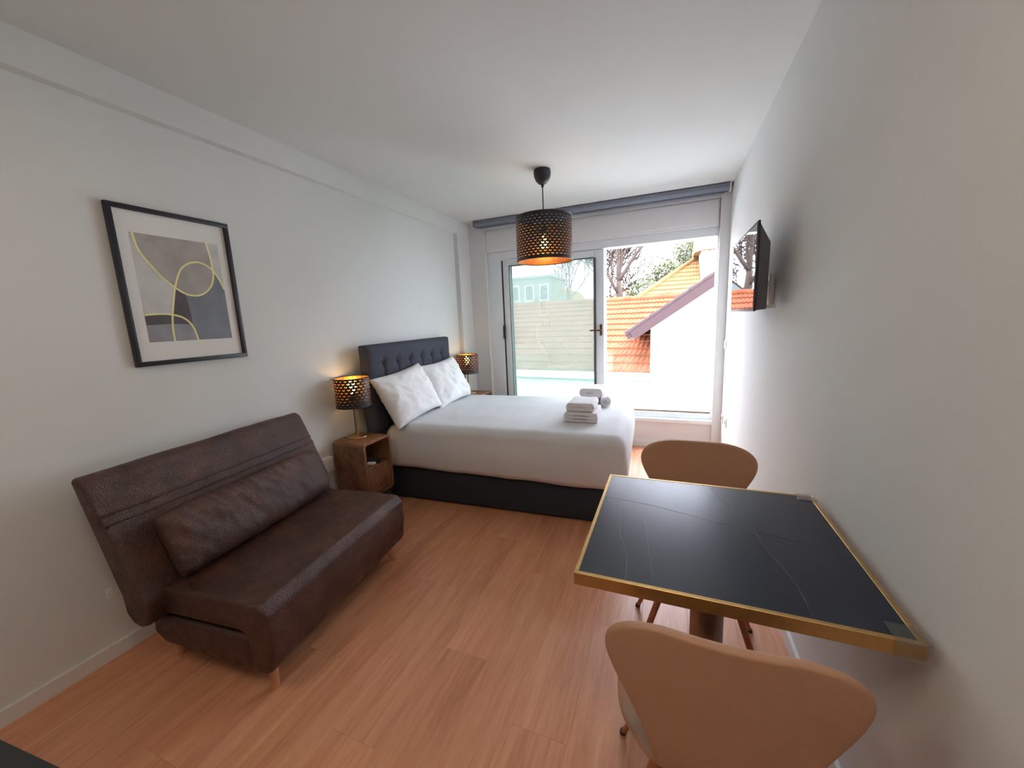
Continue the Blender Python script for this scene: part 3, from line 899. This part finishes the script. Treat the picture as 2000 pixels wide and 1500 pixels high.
# ------------------------------------------------------------------ dining table
TX0, TX1, TY0, TY1, TZ = 2.021, 2.698, 0.868, 1.519, 0.75
tb = empty('dining_table', ((TX0 + TX1) / 2, (TY0 + TY1) / 2, 0), 0, 'small square dining table with black marble top and brass edge', 'table')
a, b = (TX1 - TX0) / 2, (TY1 - TY0) / 2
top = obj('tabletop', B(-a + 0.011, a - 0.011, -b + 0.011, b - 0.011, TZ - 0.028, TZ - 0.001), M['marble'], tb)
def vein(pts, w):
    bm = bmesh.new(); A = []; Bv = []
    P = cr(pts, 6)
    for i, p in enumerate(P):
        q0, q1 = P[max(i - 1, 0)], P[min(i + 1, len(P) - 1)]
        d = Vector((q1[0] - q0[0], q1[1] - q0[1])); d.normalize()
        ww = w * (0.5 + 0.8 * abs(noise.noise(Vector((i * 0.35, w * 900, 0)))))
        A.append(bm.verts.new((p[0] - d.y * ww, p[1] + d.x * ww, TZ - 0.0006))); Bv.append(bm.verts.new((p[0] + d.y * ww, p[1] - d.x * ww, TZ - 0.0006)))
    for i in range(len(P) - 1): bm.faces.new((A[i], A[i + 1], Bv[i + 1], Bv[i]))
    obj('vein', bm, M['vein'], top)
# veins traced on the slab in its own coordinates
def bpz(u, v):
    d = rx * ((u - 1000) / 750.23) + ry * (-(v - 750) / 750.23) + rz
    k = (TZ - CZ) / d.z
    return (CX + k * d.x - (TX0 + TX1) / 2, k * d.y - (TY0 + TY1) / 2)
vein([(-0.323, 0.121), (-0.165, 0.098), (0.0, 0.052), (0.115, 0.028), (0.30, -0.02)], 0.0012)
vein([(0.0, 0.05), (0.07, 0.018), (0.125, 0.0), (0.22, -0.03)], 0.0008)
vein([(0.02, 0.30), (0.065, 0.17), (0.112, 0.055), (0.13, -0.075), (0.16, -0.20), (0.165, -0.305)], 0.0012)
vein([(-0.27, 0.10), (-0.255, -0.06), (-0.243, -0.13), (-0.222, -0.20), (-0.213, -0.31)], 0.0011)
vein([(-0.185, 0.0), (-0.168, -0.15), (-0.15, -0.29)], 0.0008)
for nm, q in (('edge_trim', (-a, a, -b, -b + 0.011)), ('edge_trim', (-a, a, b - 0.011, b)), ('edge_trim', (-a, -a + 0.011, -b + 0.011, b - 0.011)), ('edge_trim', (a - 0.011, a, -b + 0.011, b - 0.011))):
    obj(nm, B(q[0], q[1], q[2], q[3], TZ - 0.034, TZ, 0.0012, 1), M['brass'], tb)
for sy in (-1, 1):
    bm = bmesh.new()
    y0, y1 = sorted((sy * (b + 0.004), sy * (b - 0.046)))
    box(bm, a - 0.05, a + 0.004, y0, y1, TZ + 0.0004, TZ + 0.0035, 0.001, 1)
    ya, yb = sorted((sy * (b + 0.0005), sy * (b + 0.005)))
    box(bm, a - 0.05, a + 0.005, ya, yb, TZ - 0.038, TZ + 0.0035, 0.001, 1)
    box(bm, a + 0.0005, a + 0.005, y0, y1, TZ - 0.038, TZ + 0.0035, 0.001, 1)
    g = obj('corner_guard', bm, M['clear_plastic'], tb); g['label'] = 'clear plastic corner guard'
bm = bmesh.new(); lathe(bm, [(0.047, 0.02), (0.047, TZ - 0.06)], seg=40)
obj('pedestal', bm, M['steel'], tb, 40)
obj('mounting_plate', B(-0.16, 0.16, -0.16, 0.16, TZ - 0.06, TZ - 0.030, 0.004), M['steel'], tb, 30)
obj('base_plate', B(-0.15, 0.15, -0.15, 0.15, 0, 0.02, 0.006), M['steel'], tb, 30)

# ------------------------------------------------------------------ chairs
def chair_shell():
    # centre line (y, z) from the seat front to the top of the back, with half width and edge curl
    st = [(0.172, 0.388, 0.12, 0.0), (0.168, 0.396, 0.165, 0.0), (0.148, 0.405, 0.2, 0.002), (0.095, 0.411, 0.222, 0.006), (0.02, 0.409, 0.226, 0.012), (-0.06, 0.406, 0.212, 0.018), (-0.135, 0.408, 0.18, 0.02), (-0.188, 0.424, 0.14, 0.016), (-0.212, 0.455, 0.12, 0.012), (-0.219, 0.505, 0.128, 0.0084), (-0.224, 0.56, 0.15, 0.012), (-0.229, 0.615, 0.178, 0.018), (-0.234, 0.665, 0.205, 0.024), (-0.238, 0.705, 0.221, 0.0276), (-0.241, 0.738, 0.224, 0.0288), (-0.244, 0.768, 0.212, 0.027), (-0.246, 0.79, 0.186, 0.0222), (-0.2475, 0.804, 0.148, 0.015), (-0.248, 0.812, 0.098, 0.0072)]
    bm = bmesh.new(); N = 12; rows = []
    for i, (y, z, w, curl) in enumerate(st):
        p0, p1 = st[max(i - 1, 0)], st[min(i + 1, len(st) - 1)]
        t_ = Vector((0, p1[0] - p0[0], p1[1] - p0[1])).normalized()
        nrm = Vector((0, t_.z, -t_.y))            # towards the sitter
        if nrm.y < 0 or (abs(nrm.y) < 0.5 and nrm.z < 0): nrm = -nrm
        row = []
        for j in range(N + 1):
            s = -1 + 2 * j / N
            row.append(bm.verts.new(Vector((s * w, y, z)) + nrm * curl * s * s))
        rows.append(row)
    for a_, b_ in zip(rows, rows[1:]):
        for j in range(N): bm.faces.new((a_[j], a_[j + 1], b_[j + 1], b_[j]))
    bmesh.ops.recalc_face_normals(bm, faces=bm.faces[:])
    return bm
def make_chair(label):
    t = empty('dining_chair', (0, 0, 0), 0, label, 'chair', 'tan shell chairs at the dining table')
    sh = obj('shell', chair_shell(), M['shell'], t, 180)
    m = sh.modifiers.new('thick', 'SOLIDIFY'); m.thickness = 0.020; m.offset = 0
    m = sh.modifiers.new('smooth', 'SUBSURF'); m.levels = 2; m.render_levels = 2
    obj('seat_plate', B(-0.10, 0.10, -0.10, 0.10, 0.374, 0.396, 0.006), M['copper'], t, 30)
    for sx in (-1, 1):
        for (ya, yb) in ((0.095, 0.195), (-0.095, -0.185)):
            bm = bmesh.new(); tube(bm, [(sx * 0.225, yb, 0), (sx * 0.10, ya, 0.386)], [0.0085, 0.013], 14)
            lg = obj('leg', bm, M['copper'], t, 60)
            bm = bmesh.new(); tube(bm, [(sx * 0.225, yb, 0), (sx * 0.2225, yb * 0.985, 0.012)], 0.0105, 14)
            obj('foot_cap', bm, M['black_plastic'], lg, 60)
    return t
c1 = make_chair('tan shell dining chair seen from behind, tucked under the near edge of the table')
c1.location = (2.343, 0.928, 0); c1.scale = (1.0, 1.0, 0.99)
c2 = copy_tree(c1); c2.location = (2.355, 1.555, 0); c2.rotation_euler.z = PI; c2.scale = (1.04, 1.0, 1.02)
c2['label'] = 'tan shell dining chair beyond the black table, its front towards the viewer'

# ------------------------------------------------------------------ television on its wall arm
tv = empty('television', (2.582, 2.40, 1.575), 0, 'black flat television on a swivel arm on the right wall', 'television')
hw, hh = 0.352, 0.196
bm = bmesh.new()
box(bm, 0.0, 0.010, -hw, hw, -hh, hh, 0.002)
obj('bezel', bm, M['black_plastic'], tv, 30)
obj('screen', B(-0.0015, 0.001, -hw + 0.010, hw - 0.010, -hh + 0.016, hh - 0.010), M['screen'], tv)
bm = bmesh.new()
prism(bm, [(0.010, -hh + 0.004), (0.052, -hh + 0.008), (0.052, 0.10), (0.010, 0.185)], 'y', -hw + 0.004, hw - 0.004, 0.004)
obj('back_housing', bm, M['grey_plastic'], tv, 30)
obj('mount_plate', B(0.052, 0.060, -0.10, 0.10, -0.10, 0.10, 0.002), M['steel'], tv)
bm = bmesh.new()
tube(bm, [(0.060, 0, -0.06), (0.095, 0.06, -0.06), (0.125, 0, -0.06)], 0.014, 10)
box(bm, 0.122, 0.142, -0.03, 0.03, -0.17, -0.01, 0.003)
obj('wall_arm', bm, M['trim'], tv, 40)
obj('cable_box', B(0.070, 0.115, -0.22, -0.12, -0.185, -0.168, 0.002), M['white_plastic'], tv)

# ------------------------------------------------------------------ sockets, switches, adapters
def plate(name, loc, label, cat, group=None, holes=True, left=False):
    """a wall plate on the right wall (or the left one)"""
    t = empty(name, loc, PI if not left else 0, label, cat, group)
    obj('cover_plate', B(0, 0.009, -0.041, 0.041, -0.041, 0.041, 0.003), M['white_plastic'], t, 30)
    if holes:
        bm = bmesh.new(); lathe(bm, [(0.020, 0), (0.020, 0.0045)], seg=24)
        for v in bm.verts: v.co = Vector((0.0065 + v.co.z, v.co.x, v.co.y))
        obj('socket_well', bm, M['grey_plastic'], t, 40)
    else:
        obj('rocker', B(0.008, 0.013, -0.026, 0.026, -0.028, 0.028, 0.002), M['white_plastic'], t, 30)
    return t
plate('wall_socket', (W, 4.04, 0.375), 'white wall socket low on the right wall next to the window post', 'socket', 'sockets low on the right wall')
plate('wall_socket', (W, 3.81, 0.395), 'white wall socket low on the right wall, the one farther from the window', 'socket', 'sockets low on the right wall')
plate('wall_switch', (W, 4.06, 1.075), 'white shutter switch on the right wall beside the window', 'switch', None, False)
plate('wall_socket', (0, 0.795, 0.225), 'white wall socket low on the left wall at the near end of the sofa', 'socket', None, True, True)
t = empty('power_plug', (0.0095, 0.795, 0.225), 0, 'white plug sticking out of the wall behind the near end of the sofa', 'plug')
bm = bmesh.new(); lathe(bm, [(0.017, 0.001), (0.019, 0.012), (0.017, 0.034), (0.008, 0.04)], seg=20)
for v in bm.verts: v.co = Vector((v.co.z, v.co.x, v.co.y))
obj('body', bm, M['white_plastic'], t, 40)
t = empty('power_adapter', (0.0, 1.875, 0.442), 0, 'cream box adapter plugged in on the left wall beside the near nightstand', 'adapter')
ab = obj('case', B(0.001, 0.052, -0.040, 0.042, -0.052, 0.052, 0.006, 3), M['white_plastic'], t, 30)
for k in range(3):
    obj('socket_slot', B(0.012, 0.040, -0.0412, -0.038, -0.034 + k * 0.024, -0.018 + k * 0.024), M['black_plastic'], t)
bm = bmesh.new(); tube(bm, [(0.025, 0.040, 0.0), (0.025, 0.058, 0.0)], 0.009, 12)
obj('plug_end', bm, M['black_plastic'], t, 60)

# ------------------------------------------------------------------ kitchen counter corner at the bottom left
t = empty('kitchen_counter', (0.92, -0.248, 0), math.radians(5.5), 'black kitchen counter of which only a corner shows', 'counter')
obj('worktop', B(-0.86, 0.88, -0.30, 0.318, 0.862, 0.90, 0.003), M['counter'], t, 30)
obj('cabinet', B(-0.85, 0.86, -0.29, 0.28, 0.08, 0.862, 0.003), M['cabinet_white'], t, 30)
obj('plinth', B(-0.86, 0.84, -0.27, 0.24, 0, 0.08), M['counter'], t)

# two round flush ceiling lamps in the rear of the room, behind the camera
def ceiling_lamp(x, y, label):
    t = empty('ceiling_lamp', (x, y, H), 0, label, 'lamp', 'round flush ceiling lamps')
    bm = bmesh.new(); lathe(bm, [(0.215, 0), (0.215, -0.035), (0.195, -0.04), (0.195, -0.005)], seg=40, cap=False)
    obj('trim_ring', bm, M['trim'], t, 40)
    bm = bmesh.new(); lathe(bm, [(0.194, -0.006), (0.194, -0.030), (0.10, -0.036), (0.001, -0.037)], seg=40)
    obj('diffuser', bm, M['diffuser'], t, 40)
    d = bpy.data.lights.new('ceiling_lamp_light', 'AREA'); d.shape = 'DISK'; d.size = 0.38; d.energy = CEILING_LAMP_W; d.color = (1.0, 0.82, 0.62)
    o = bpy.data.objects.new('ceiling_lamp_light', d); COL.objects.link(o); o.parent = t; o.location = (0, 0, -0.045)
ceiling_lamp(0.75, -0.45, 'round white ceiling lamp over the kitchen counter side')
ceiling_lamp(2.28, 0.02, 'round white ceiling lamp near the right wall in front of the table')

# ------------------------------------------------------------------ outside
struct('ground_outside', B(-60, 60, 5.2, 120, -5.2, -5.0), M['ground'])
def tile_row(width, depth, th=0.05, pitch=0.125, amp=0.014, per=4):
    """one course of pan tiles: wavy across, a lip at the lower edge; x across, y up the slope"""
    n = int(width / pitch) * per
    vs, fs = [], []
    for i in range(n + 1):
        x = width * i / n
        w = amp * math.cos(2 * PI * i / per)
        jit = 0.006 * noise.noise(Vector((int(i / per) * 3.7, depth * 5, width)))
        vs += [(x, jit, w + th), (x, depth + 0.04, w + 0.004), (x, jit, w - 0.004)]
    for i in range(n):
        a_, b_ = 3 * i, 3 * i + 3
        fs += [(a_, b_, b_ + 1, a_ + 1), (a_ + 2, b_ + 2, b_, a_)]
    me = bpy.data.meshes.new('tile_row'); me.from_pydata(vs, [], fs)
    for p in me.polygons: p.use_smooth = True
    me.set_sharp_from_angle(angle=math.radians(50))
    return me
def roof_plane(parent, origin, along, up, width, slope_len, rows, mat, trap=0.0, ext=0.0):
    """origin = lower left corner, along and up = unit vectors; trap shortens upper rows from the left (hip)"""
    along, up = Vector(along).normalized(), Vector(up).normalized()
    nz = along.cross(up)
    dl = slope_len / rows
    full = None
    for k in range(rows):
        sh = trap * k / rows
        if trap or ext or full is None:
            full = tile_row(width - sh + ext * k, dl); full.materials.append(mat)
        o = bpy.data.objects.new('tile_row', full)
        COL.objects.link(o); o.parent = parent
        p = Vector(origin) + along * sh + up * (dl * k)
        o.matrix_local = Matrix(((along.x, up.x, nz.x, p.x), (along.y, up.y, nz.y, p.y), (along.z, up.z, nz.z, p.z), (0, 0, 0, 1)))
def slab(bm, origin, along, up, width, length, th):
    along, up = Vector(along).normalized(), Vector(up).normalized(); nz = along.cross(up); o = Vector(origin)
    vs = [bm.verts.new(o + along * a_ + up * b_ + nz * c_) for c_ in (-th, -0.01) for a_, b_ in ((0, 0), (width, 0), (width, length), (0, length))]
    for f in ((0, 1, 2, 3), (4, 5, 6, 7), (0, 1, 5, 4), (1, 2, 6, 5), (2, 3, 7, 6), (3, 0, 4, 7)): bm.faces.new([vs[i] for i in f])

# house A: long low tiled roof whose eave runs across the view
hA = empty('tiled_house', (0, 0, 0), 0, 'long low house whose orange tiled roof slopes towards the window', 'house')
alA = Vector((0.9932, -0.1165, 0)); inA = Vector((0.1165, 0.9932, 0))
EV = Vector((1.93, 9.98, -0.04))
run, rise = 4.25, 1.93
upA = (inA * run + Vector((0, 0, rise))).normalized()
sl = math.hypot(run, rise)
LA = 15.0
oA = EV - alA * LA
roof_plane(hA, oA, alA, upA, LA, sl, 12, M['tile'], ext=0.12)
bm = bmesh.new(); slab(bm, oA, alA, upA, LA - 0.05, sl, 0.10)
obj('roof_deck', bm, M['tile'], hA)
bm = bmesh.new()
rd0, rd1 = oA + upA * sl, oA + upA * sl + alA * (LA + 1.3)
tube(bm, [rd0 + (rd1 - rd0) * (k / 40) + Vector((0, 0, 0.03 + 0.012 * (k % 2))) for k in range(41)], 0.10, 8)
obj('ridge_tiles', bm, M['tile'], hA, 50)
def along_box(name, s0, s1, d0, d1, z0, z1, mat):
    bm = bmesh.new()
    vs = []
    for z in (z0, z1):
        for s, d in ((s0, d0), (s1, d0), (s1, d1), (s0, d1)):
            q = EV + alA * s + inA * d; vs.append(bm.verts.new((q.x, q.y, z)))
    for f in ((0, 1, 2, 3), (4, 5, 6, 7), (0, 1, 5, 4), (1, 2, 6, 5), (2, 3, 7, 6), (3, 0, 4, 7)): bm.faces.new([vs[i] for i in f])
    return obj(name, bm, mat, hA)
along_box('wall', -LA, 0.0, 0.28, 4.2, -5.0, -0.12, M['render_white'])
along_box('gutter', -LA, 0.02, -0.10, 0.03, -0.22, -0.06, M['render_white'])
along_box('cornice', -LA, 0.0, 0.03, 0.28, -0.27, -0.12, M['render_white'])
along_box('string_course', -LA, -0.12, 0.18, 0.28, -0.36, -0.31, M['far_wall'])

# house B: white gable wall on the right with a mauve verge
hB = empty('gable_house', (0, 0, 0), 0, 'house with white gable wall and mauve verge beyond the window', 'house')
YG, tanB = 9.85, 0.674
xl, xrg = 1.825, 4.3
ztip = lambda x_: 0.90 + (x_ - 1.27) * tanB
bm = bmesh.new()
prism(bm, [(xl, -5.0), (2 * xrg - xl, -5.0), (2 * xrg - xl, ztip(xl) - 0.16), (xrg, ztip(xrg) - 0.16), (xl, ztip(xl) - 0.16)], 'y', YG, YG + 7, 0)
obj('gable_wall', bm, M['render_white'], hB)
upB = Vector((1, 0, tanB)).normalized(); lenB = (xrg - 1.27) / upB.x
for sgn in (1, -1):
    nm = 'roof_slope'
    bm = bmesh.new()
    u = Vector((sgn, 0, tanB)).normalized()
    o0 = Vector((1.27 if sgn > 0 else 2 * xrg - 1.27, YG - 0.28, 0.90))
    al = Vector((0, 1, 0))
    nz = Vector((-sgn * tanB, 0, 1)).normalized()
    vs = [bm.verts.new(o0 + al * a_ + u * b_ + nz * c_) for c_ in (-0.12, -0.02) for a_, b_ in ((0.0, 0), (7.3, 0), (7.3, lenB), (0.0, lenB))]
    for f in ((0, 1, 2, 3), (4, 5, 6, 7), (0, 1, 5, 4), (1, 2, 6, 5), (2, 3, 7, 6), (3, 0, 4, 7)): bm.faces.new([vs[i] for i in f])
    obj(nm, bm, M['barge'], hB)
    # barge board and the row of verge tiles on it
    bm = bmesh.new()
    vs = [bm.verts.new(o0 + al * a_ + u * b_ + nz * c_) for c_ in (-0.20, -0.0) for a_, b_ in ((-0.04, 0.12), (0.0, 0.12), (0.0, lenB), (-0.04, lenB))]
    for f in ((0, 1, 2, 3), (4, 5, 6, 7), (0, 1, 5, 4), (1, 2, 6, 5), (2, 3, 7, 6), (3, 0, 4, 7)): bm.faces.new([vs[i] for i in f])
    obj('barge_board', bm, M['barge'], hB)
    nt = 11
    for k in range(nt):
        bm = bmesh.new()
        p0, p1 = o0 + u * (lenB * k / nt), o0 + u * (lenB * (k + 1) / nt + 0.05)
        tube(bm, [p0 + Vector((0, 0.05, 0.025)), p1 + Vector((0, 0.05, 0.008))], [0.075, 0.062], 8)
        obj('verge_tile', bm, M['barge'], hB, 50)
obj('downpipe', B(2.005, 2.05, YG - 0.05, YG - 0.005, -5.0, -0.25), M['render_white'], hB)

# house C: paler sunlit hipped roof further back, with a dormer
hC = empty('hipped_house', (0, 0, 0), 0, 'farther house with pale sunlit roof and white dormer', 'house')
cE = Vector((0.55, 17.4, 1.78)); runC, riseC = 4.6, 2.75
upC = Vector((0, runC, riseC)).normalized(); slC = math.hypot(runC, riseC)
roof_plane(hC, cE, (1, 0, 0), upC, 13.0, slC, 14, M['tile_pale'], trap=3.7)
bm = bmesh.new()
P0, P1, P2, P3 = cE, cE + Vector((13, 0, 0)), cE + Vector((13, runC, riseC)), cE + Vector((3.7, runC, riseC))
P4, P5 = cE + Vector((0, 2 * runC, 0)), cE + Vector((13, 2 * runC, 0))
vv = [bm.verts.new(p - Vector((0, 0, 0.03))) for p in (P0, P1, P2, P3, P4, P5)]
for f in ((0, 1, 2, 3), (0, 3, 4), (3, 2, 5, 4), (1, 5, 2), (0, 4, 5, 1)): bm.faces.new([vv[i] for i in f])
obj('roof_deck', bm, M['tile_pale'], hC)
bm = bmesh.new(); tube(bm, [P0 + (P3 - P0) * (k / 20) + Vector((0, 0, 0.05)) for k in range(21)], 0.10, 8)
obj('hip_tiles', bm, M['tile_pale'], hC, 50)
obj('wall', B(0.9, 13.2, 17.8, 26, -5, 1.75), M['render_white'], hC)
dm = obj('dormer_wall', B(3.45, 6.4, 19.0, 21.6, 2.6, 3.98), M['render_white'], hC)
bm = bmesh.new(); prism(bm, [(18.75, 3.95), (21.8, 3.95), (21.8, 4.25), (20.2, 4.72)], 'x', 3.2, 6.6)
obj('dormer_roof', bm, M['tile_pale'], hC)
bm = bmesh.new(); prism(bm, [(3.45, 3.95), (3.05, 3.85), (3.3, 4.0), (3.9, 4.55)], 'y', 18.7, 18.8)
obj('dormer_verge', bm, M['render_white'], hC)
obj('dormer_post', B(3.72, 3.80, 18.96, 19.0, 2.7, 3.95), M['far_wall'], hC)

# bare trees
def bare_tree(loc, h, seed, label, depth=6, spread=0.55, r0=0.2, foot=5.6):
    rnd = random.Random(seed)
    t = empty('bare_tree', loc, 0, label, 'tree', 'bare winter trees beyond the roofs')
    tk, br = bmesh.new(), bmesh.new()
    def grow(p, d, ln, r, lev):
        pts, rad = [p.copy()], [r]
        q = p.copy(); dd = d.copy()
        for k in range(4):
            dd = (dd + Vector((rnd.uniform(-1, 1), rnd.uniform(-1, 1), rnd.uniform(-0.3, 0.6))) * 0.22).normalized()
            q = q + dd * ln / 4; pts.append(q.copy()); rad.append(max(0.026, r * (1 - 0.11 * (k + 1))))
        tube(tk if lev < 1 else br, pts, rad, 7 if lev < 2 else 4, True)
        if lev >= depth: return
        for c in range(rnd.choice((2, 3, 3)) if lev else 4):
            az = rnd.uniform(0, 2 * PI); tilt = rnd.uniform(0.4, 1.0) * (spread + 0.25)
            o_ = dd.orthogonal().normalized(); o2 = dd.cross(o_)
            nd = (dd * math.cos(tilt) + (o_ * math.cos(az) + o2 * math.sin(az)) * math.sin(tilt) + Vector((0, 0, 0.18))).normalized()
            st_ = pts[rnd.choice((2, 3, 4))]
            grow(st_, nd, ln * rnd.uniform(0.66, 0.86), max(0.028, rad[-1] * rnd.uniform(0.6, 0.85)), lev + 1)
    tube(tk, [(0, 0, 0), (0, 0, foot)], [r0 * 1.3, r0], 8)
    grow(Vector((0, 0, foot)), Vector((0, 0, 1)), h * 0.34, r0, 0)
    obj('trunk', tk, M['bark'], t, 180)
    b_ = obj('branches', br, M['bark'], t, 180); b_['kind'] = 'stuff'
    return t
bare_tree((0.42, 16.6, -5.0), 6.4, 11, 'bare branching tree standing behind the orange roof at its right end')
bare_tree((-2.9, 20.5, -5.0), 6.2, 23, 'bare tree behind the orange roof, seen through the tinted glass', r0=0.13)
bare_tree((-0.9, 26.0, -5.0), 6.5, 31, 'slender bare tree farther back near the window mullion', r0=0.10)
# leafy shrubs
def leaf_mesh(n, rx_, ry_, rz_, size, seed):
    rnd = random.Random(seed); vs, fs = [], []
    for i in range(n):
        d = Vector((rnd.gauss(0, 1), rnd.gauss(0, 1), rnd.gauss(0, 1))).normalized() * rnd.uniform(0.55, 1.0)
        c = Vector((d.x * rx_, d.y * ry_, (d.z * 0.5 + 0.5) * rz_))
        a_ = Vector((rnd.gauss(0, 1), rnd.gauss(0, 1), rnd.gauss(0, 1))).normalized() * size
        b_ = a_.orthogonal().normalized() * size * 0.6
        k = len(vs); vs += [c - a_, c + b_, c + a_, c - b_]; fs.append((k, k + 1, k + 2, k + 3))
    me = bpy.data.meshes.new('foliage'); me.from_pydata([tuple(v) for v in vs], [], fs); return me
def shrub(loc, r, mat, label, n=1400, group='shrubs on the slope behind the roofs'):
    t = empty('shrub', loc, 0, label, 'shrub', group)
    f = mesh_obj('foliage', leaf_mesh(n, r[0], r[1], r[2], 0.10, hash(loc) % 1000), mat, t); f['kind'] = 'stuff'
    bm = bmesh.new(); tube(bm, [(0, 0, -0.3), (0, 0, r[2] * 0.6)], [0.06, 0.03], 6)
    obj('stem', bm, M['bark'], t, 60)
def hill_z(x_, y_):
    f = min(1, max(0, (y_ - 27.3) / 1.5)); f = f * f * (3 - 2 * f)
    return -5 + f * (14 + 0.25 * (y_ - 29)) * math.exp(-((x_ - 14) / 16) ** 2)
def on_hill(x_, y_, r, mat, label, n=1400): shrub((x_, y_, hill_z(x_, y_) - 0.25), r, mat, label, n)
on_hill(0.5, 29.3, (1.25, 0.9, 2.3), M['shrub'], 'grey green shrub right of the bare tree trunk')
on_hill(2.0, 31.6, (1.35, 0.9, 2.2), M['shrub'], 'grey green shrub in the middle of the row rising behind the pale roof')
on_hill(3.7, 34.0, (1.45, 0.9, 2.3), M['shrub'], 'grey green shrub beside the white dormer')
on_hill(1.2, 39.0, (2.0, 1.0, 3.6), M['shrub_dry'], 'dry yellow shrub above the green ones', 1100)
on_hill(4.6, 42.0, (2.0, 1.0, 3.6), M['shrub_dry'], 'dry yellow shrub high behind the dormer', 1100)
def on_ground(x_, y_, r, mat, label, n=1400): shrub((x_, y_, -5.0), r, mat, label, n)
on_ground(-1.9, 29.5, (1.5, 0.9, 7.3), M['shrub'], 'tall green shrub behind the orange roof near the mullion', 2400)
on_ground(-5.2, 26.0, (2.0, 1.0, 7.4), M['shrub'], 'tall green shrub behind the roof seen through the tinted glass', 2600)
on_ground(-9.6, 36.5, (1.9, 1.0, 8.6), M['shrub'], 'broad tall green shrub beside the little gabled house', 2600)
bm = bmesh.new()
NXH, NYH = 48, 30
gv = [[bm.verts.new((-24 + 74 * i / NXH, 27 + 33 * j / NYH, 0)) for j in range(NYH + 1)] for i in range(NXH + 1)]
for row in gv:
    for v in row: v.co.z = hill_z(v.co.x, v.co.y) + (0.5 * noise.noise(Vector((v.co.x * 0.3, v.co.y * 0.3, 0))) if v.co.y > 40 else 0)
for i in range(NXH):
    for j in range(NYH): bm.faces.new((gv[i][j], gv[i + 1][j], gv[i + 1][j + 1], gv[i][j + 1]))
ext = bmesh.ops.extrude_face_region(bm, geom=bm.faces[:])
for v in [g for g in ext['geom'] if isinstance(g, bmesh.types.BMVert)]: v.co.z = -5.2
struct('hill', bm, M['hill'], None, 180)
# far buildings
def far_building(name, x0, x1, y, z1, cols, rows_, label, mat, roofmat=None, gable=0.0, dep=6):
    t = empty(name, ((x0 + x1) / 2, y, -5), 0, label, 'building')
    hx = (x1 - x0) / 2; hz = z1 + 5
    obj('wall', B(-hx, hx, 0, dep, 0, hz), mat, t)
    if gable:
        bm = bmesh.new(); prism(bm, [(-hx - 0.25, hz - 0.05), (hx + 0.25, hz - 0.05), (0, hz + gable)], 'y', -0.25, dep + 0.2)
        obj('roof', bm, roofmat, t)
        bm = bmesh.new(); prism(bm, [(-hx, hz - 0.05), (hx, hz - 0.05), (0, hz + gable - 0.28)], 'y', -0.30, -0.24)
        obj('gable', bm, mat, t)
    else:
        obj('cornice', B(-hx - 0.15, hx + 0.15, -0.15, dep + 0.1, hz, hz + 0.25), mat, t)
    for i in range(cols):
        for j in range(rows_):
            cx_, cz_ = -hx + 2 * hx * (i + 0.5) / cols, hz - 1.5 - 2.9 * j
            w = obj('window', B(cx_ - 0.5, cx_ + 0.5, -0.06, 0.02, cz_ - 0.85, cz_ + 0.85), M['trim'], t)
            obj('pane', B(cx_ - 0.4, cx_ + 0.4, -0.08, -0.05, cz_ - 0.75, cz_ + 0.75), M['far_pane'], w)
far_building('apartment_building', -17.5, -9.3, 40, 5.6, 5, 2, 'pale flat roofed building at the left, seen through the tinted glass', M['far_wall'])
far_building('small_house', -6.9, -4.6, 31, 2.2, 1, 1, 'small pale gabled house beyond the orange roof', M['far_wall'], M['tile_pale'], 1.5)
far_building('small_house', -3.3, -1.4, 42, 3.2, 2, 1, 'narrow pale house with chimney near the mullion', M['far_wall'], M['tile'], 1.0)
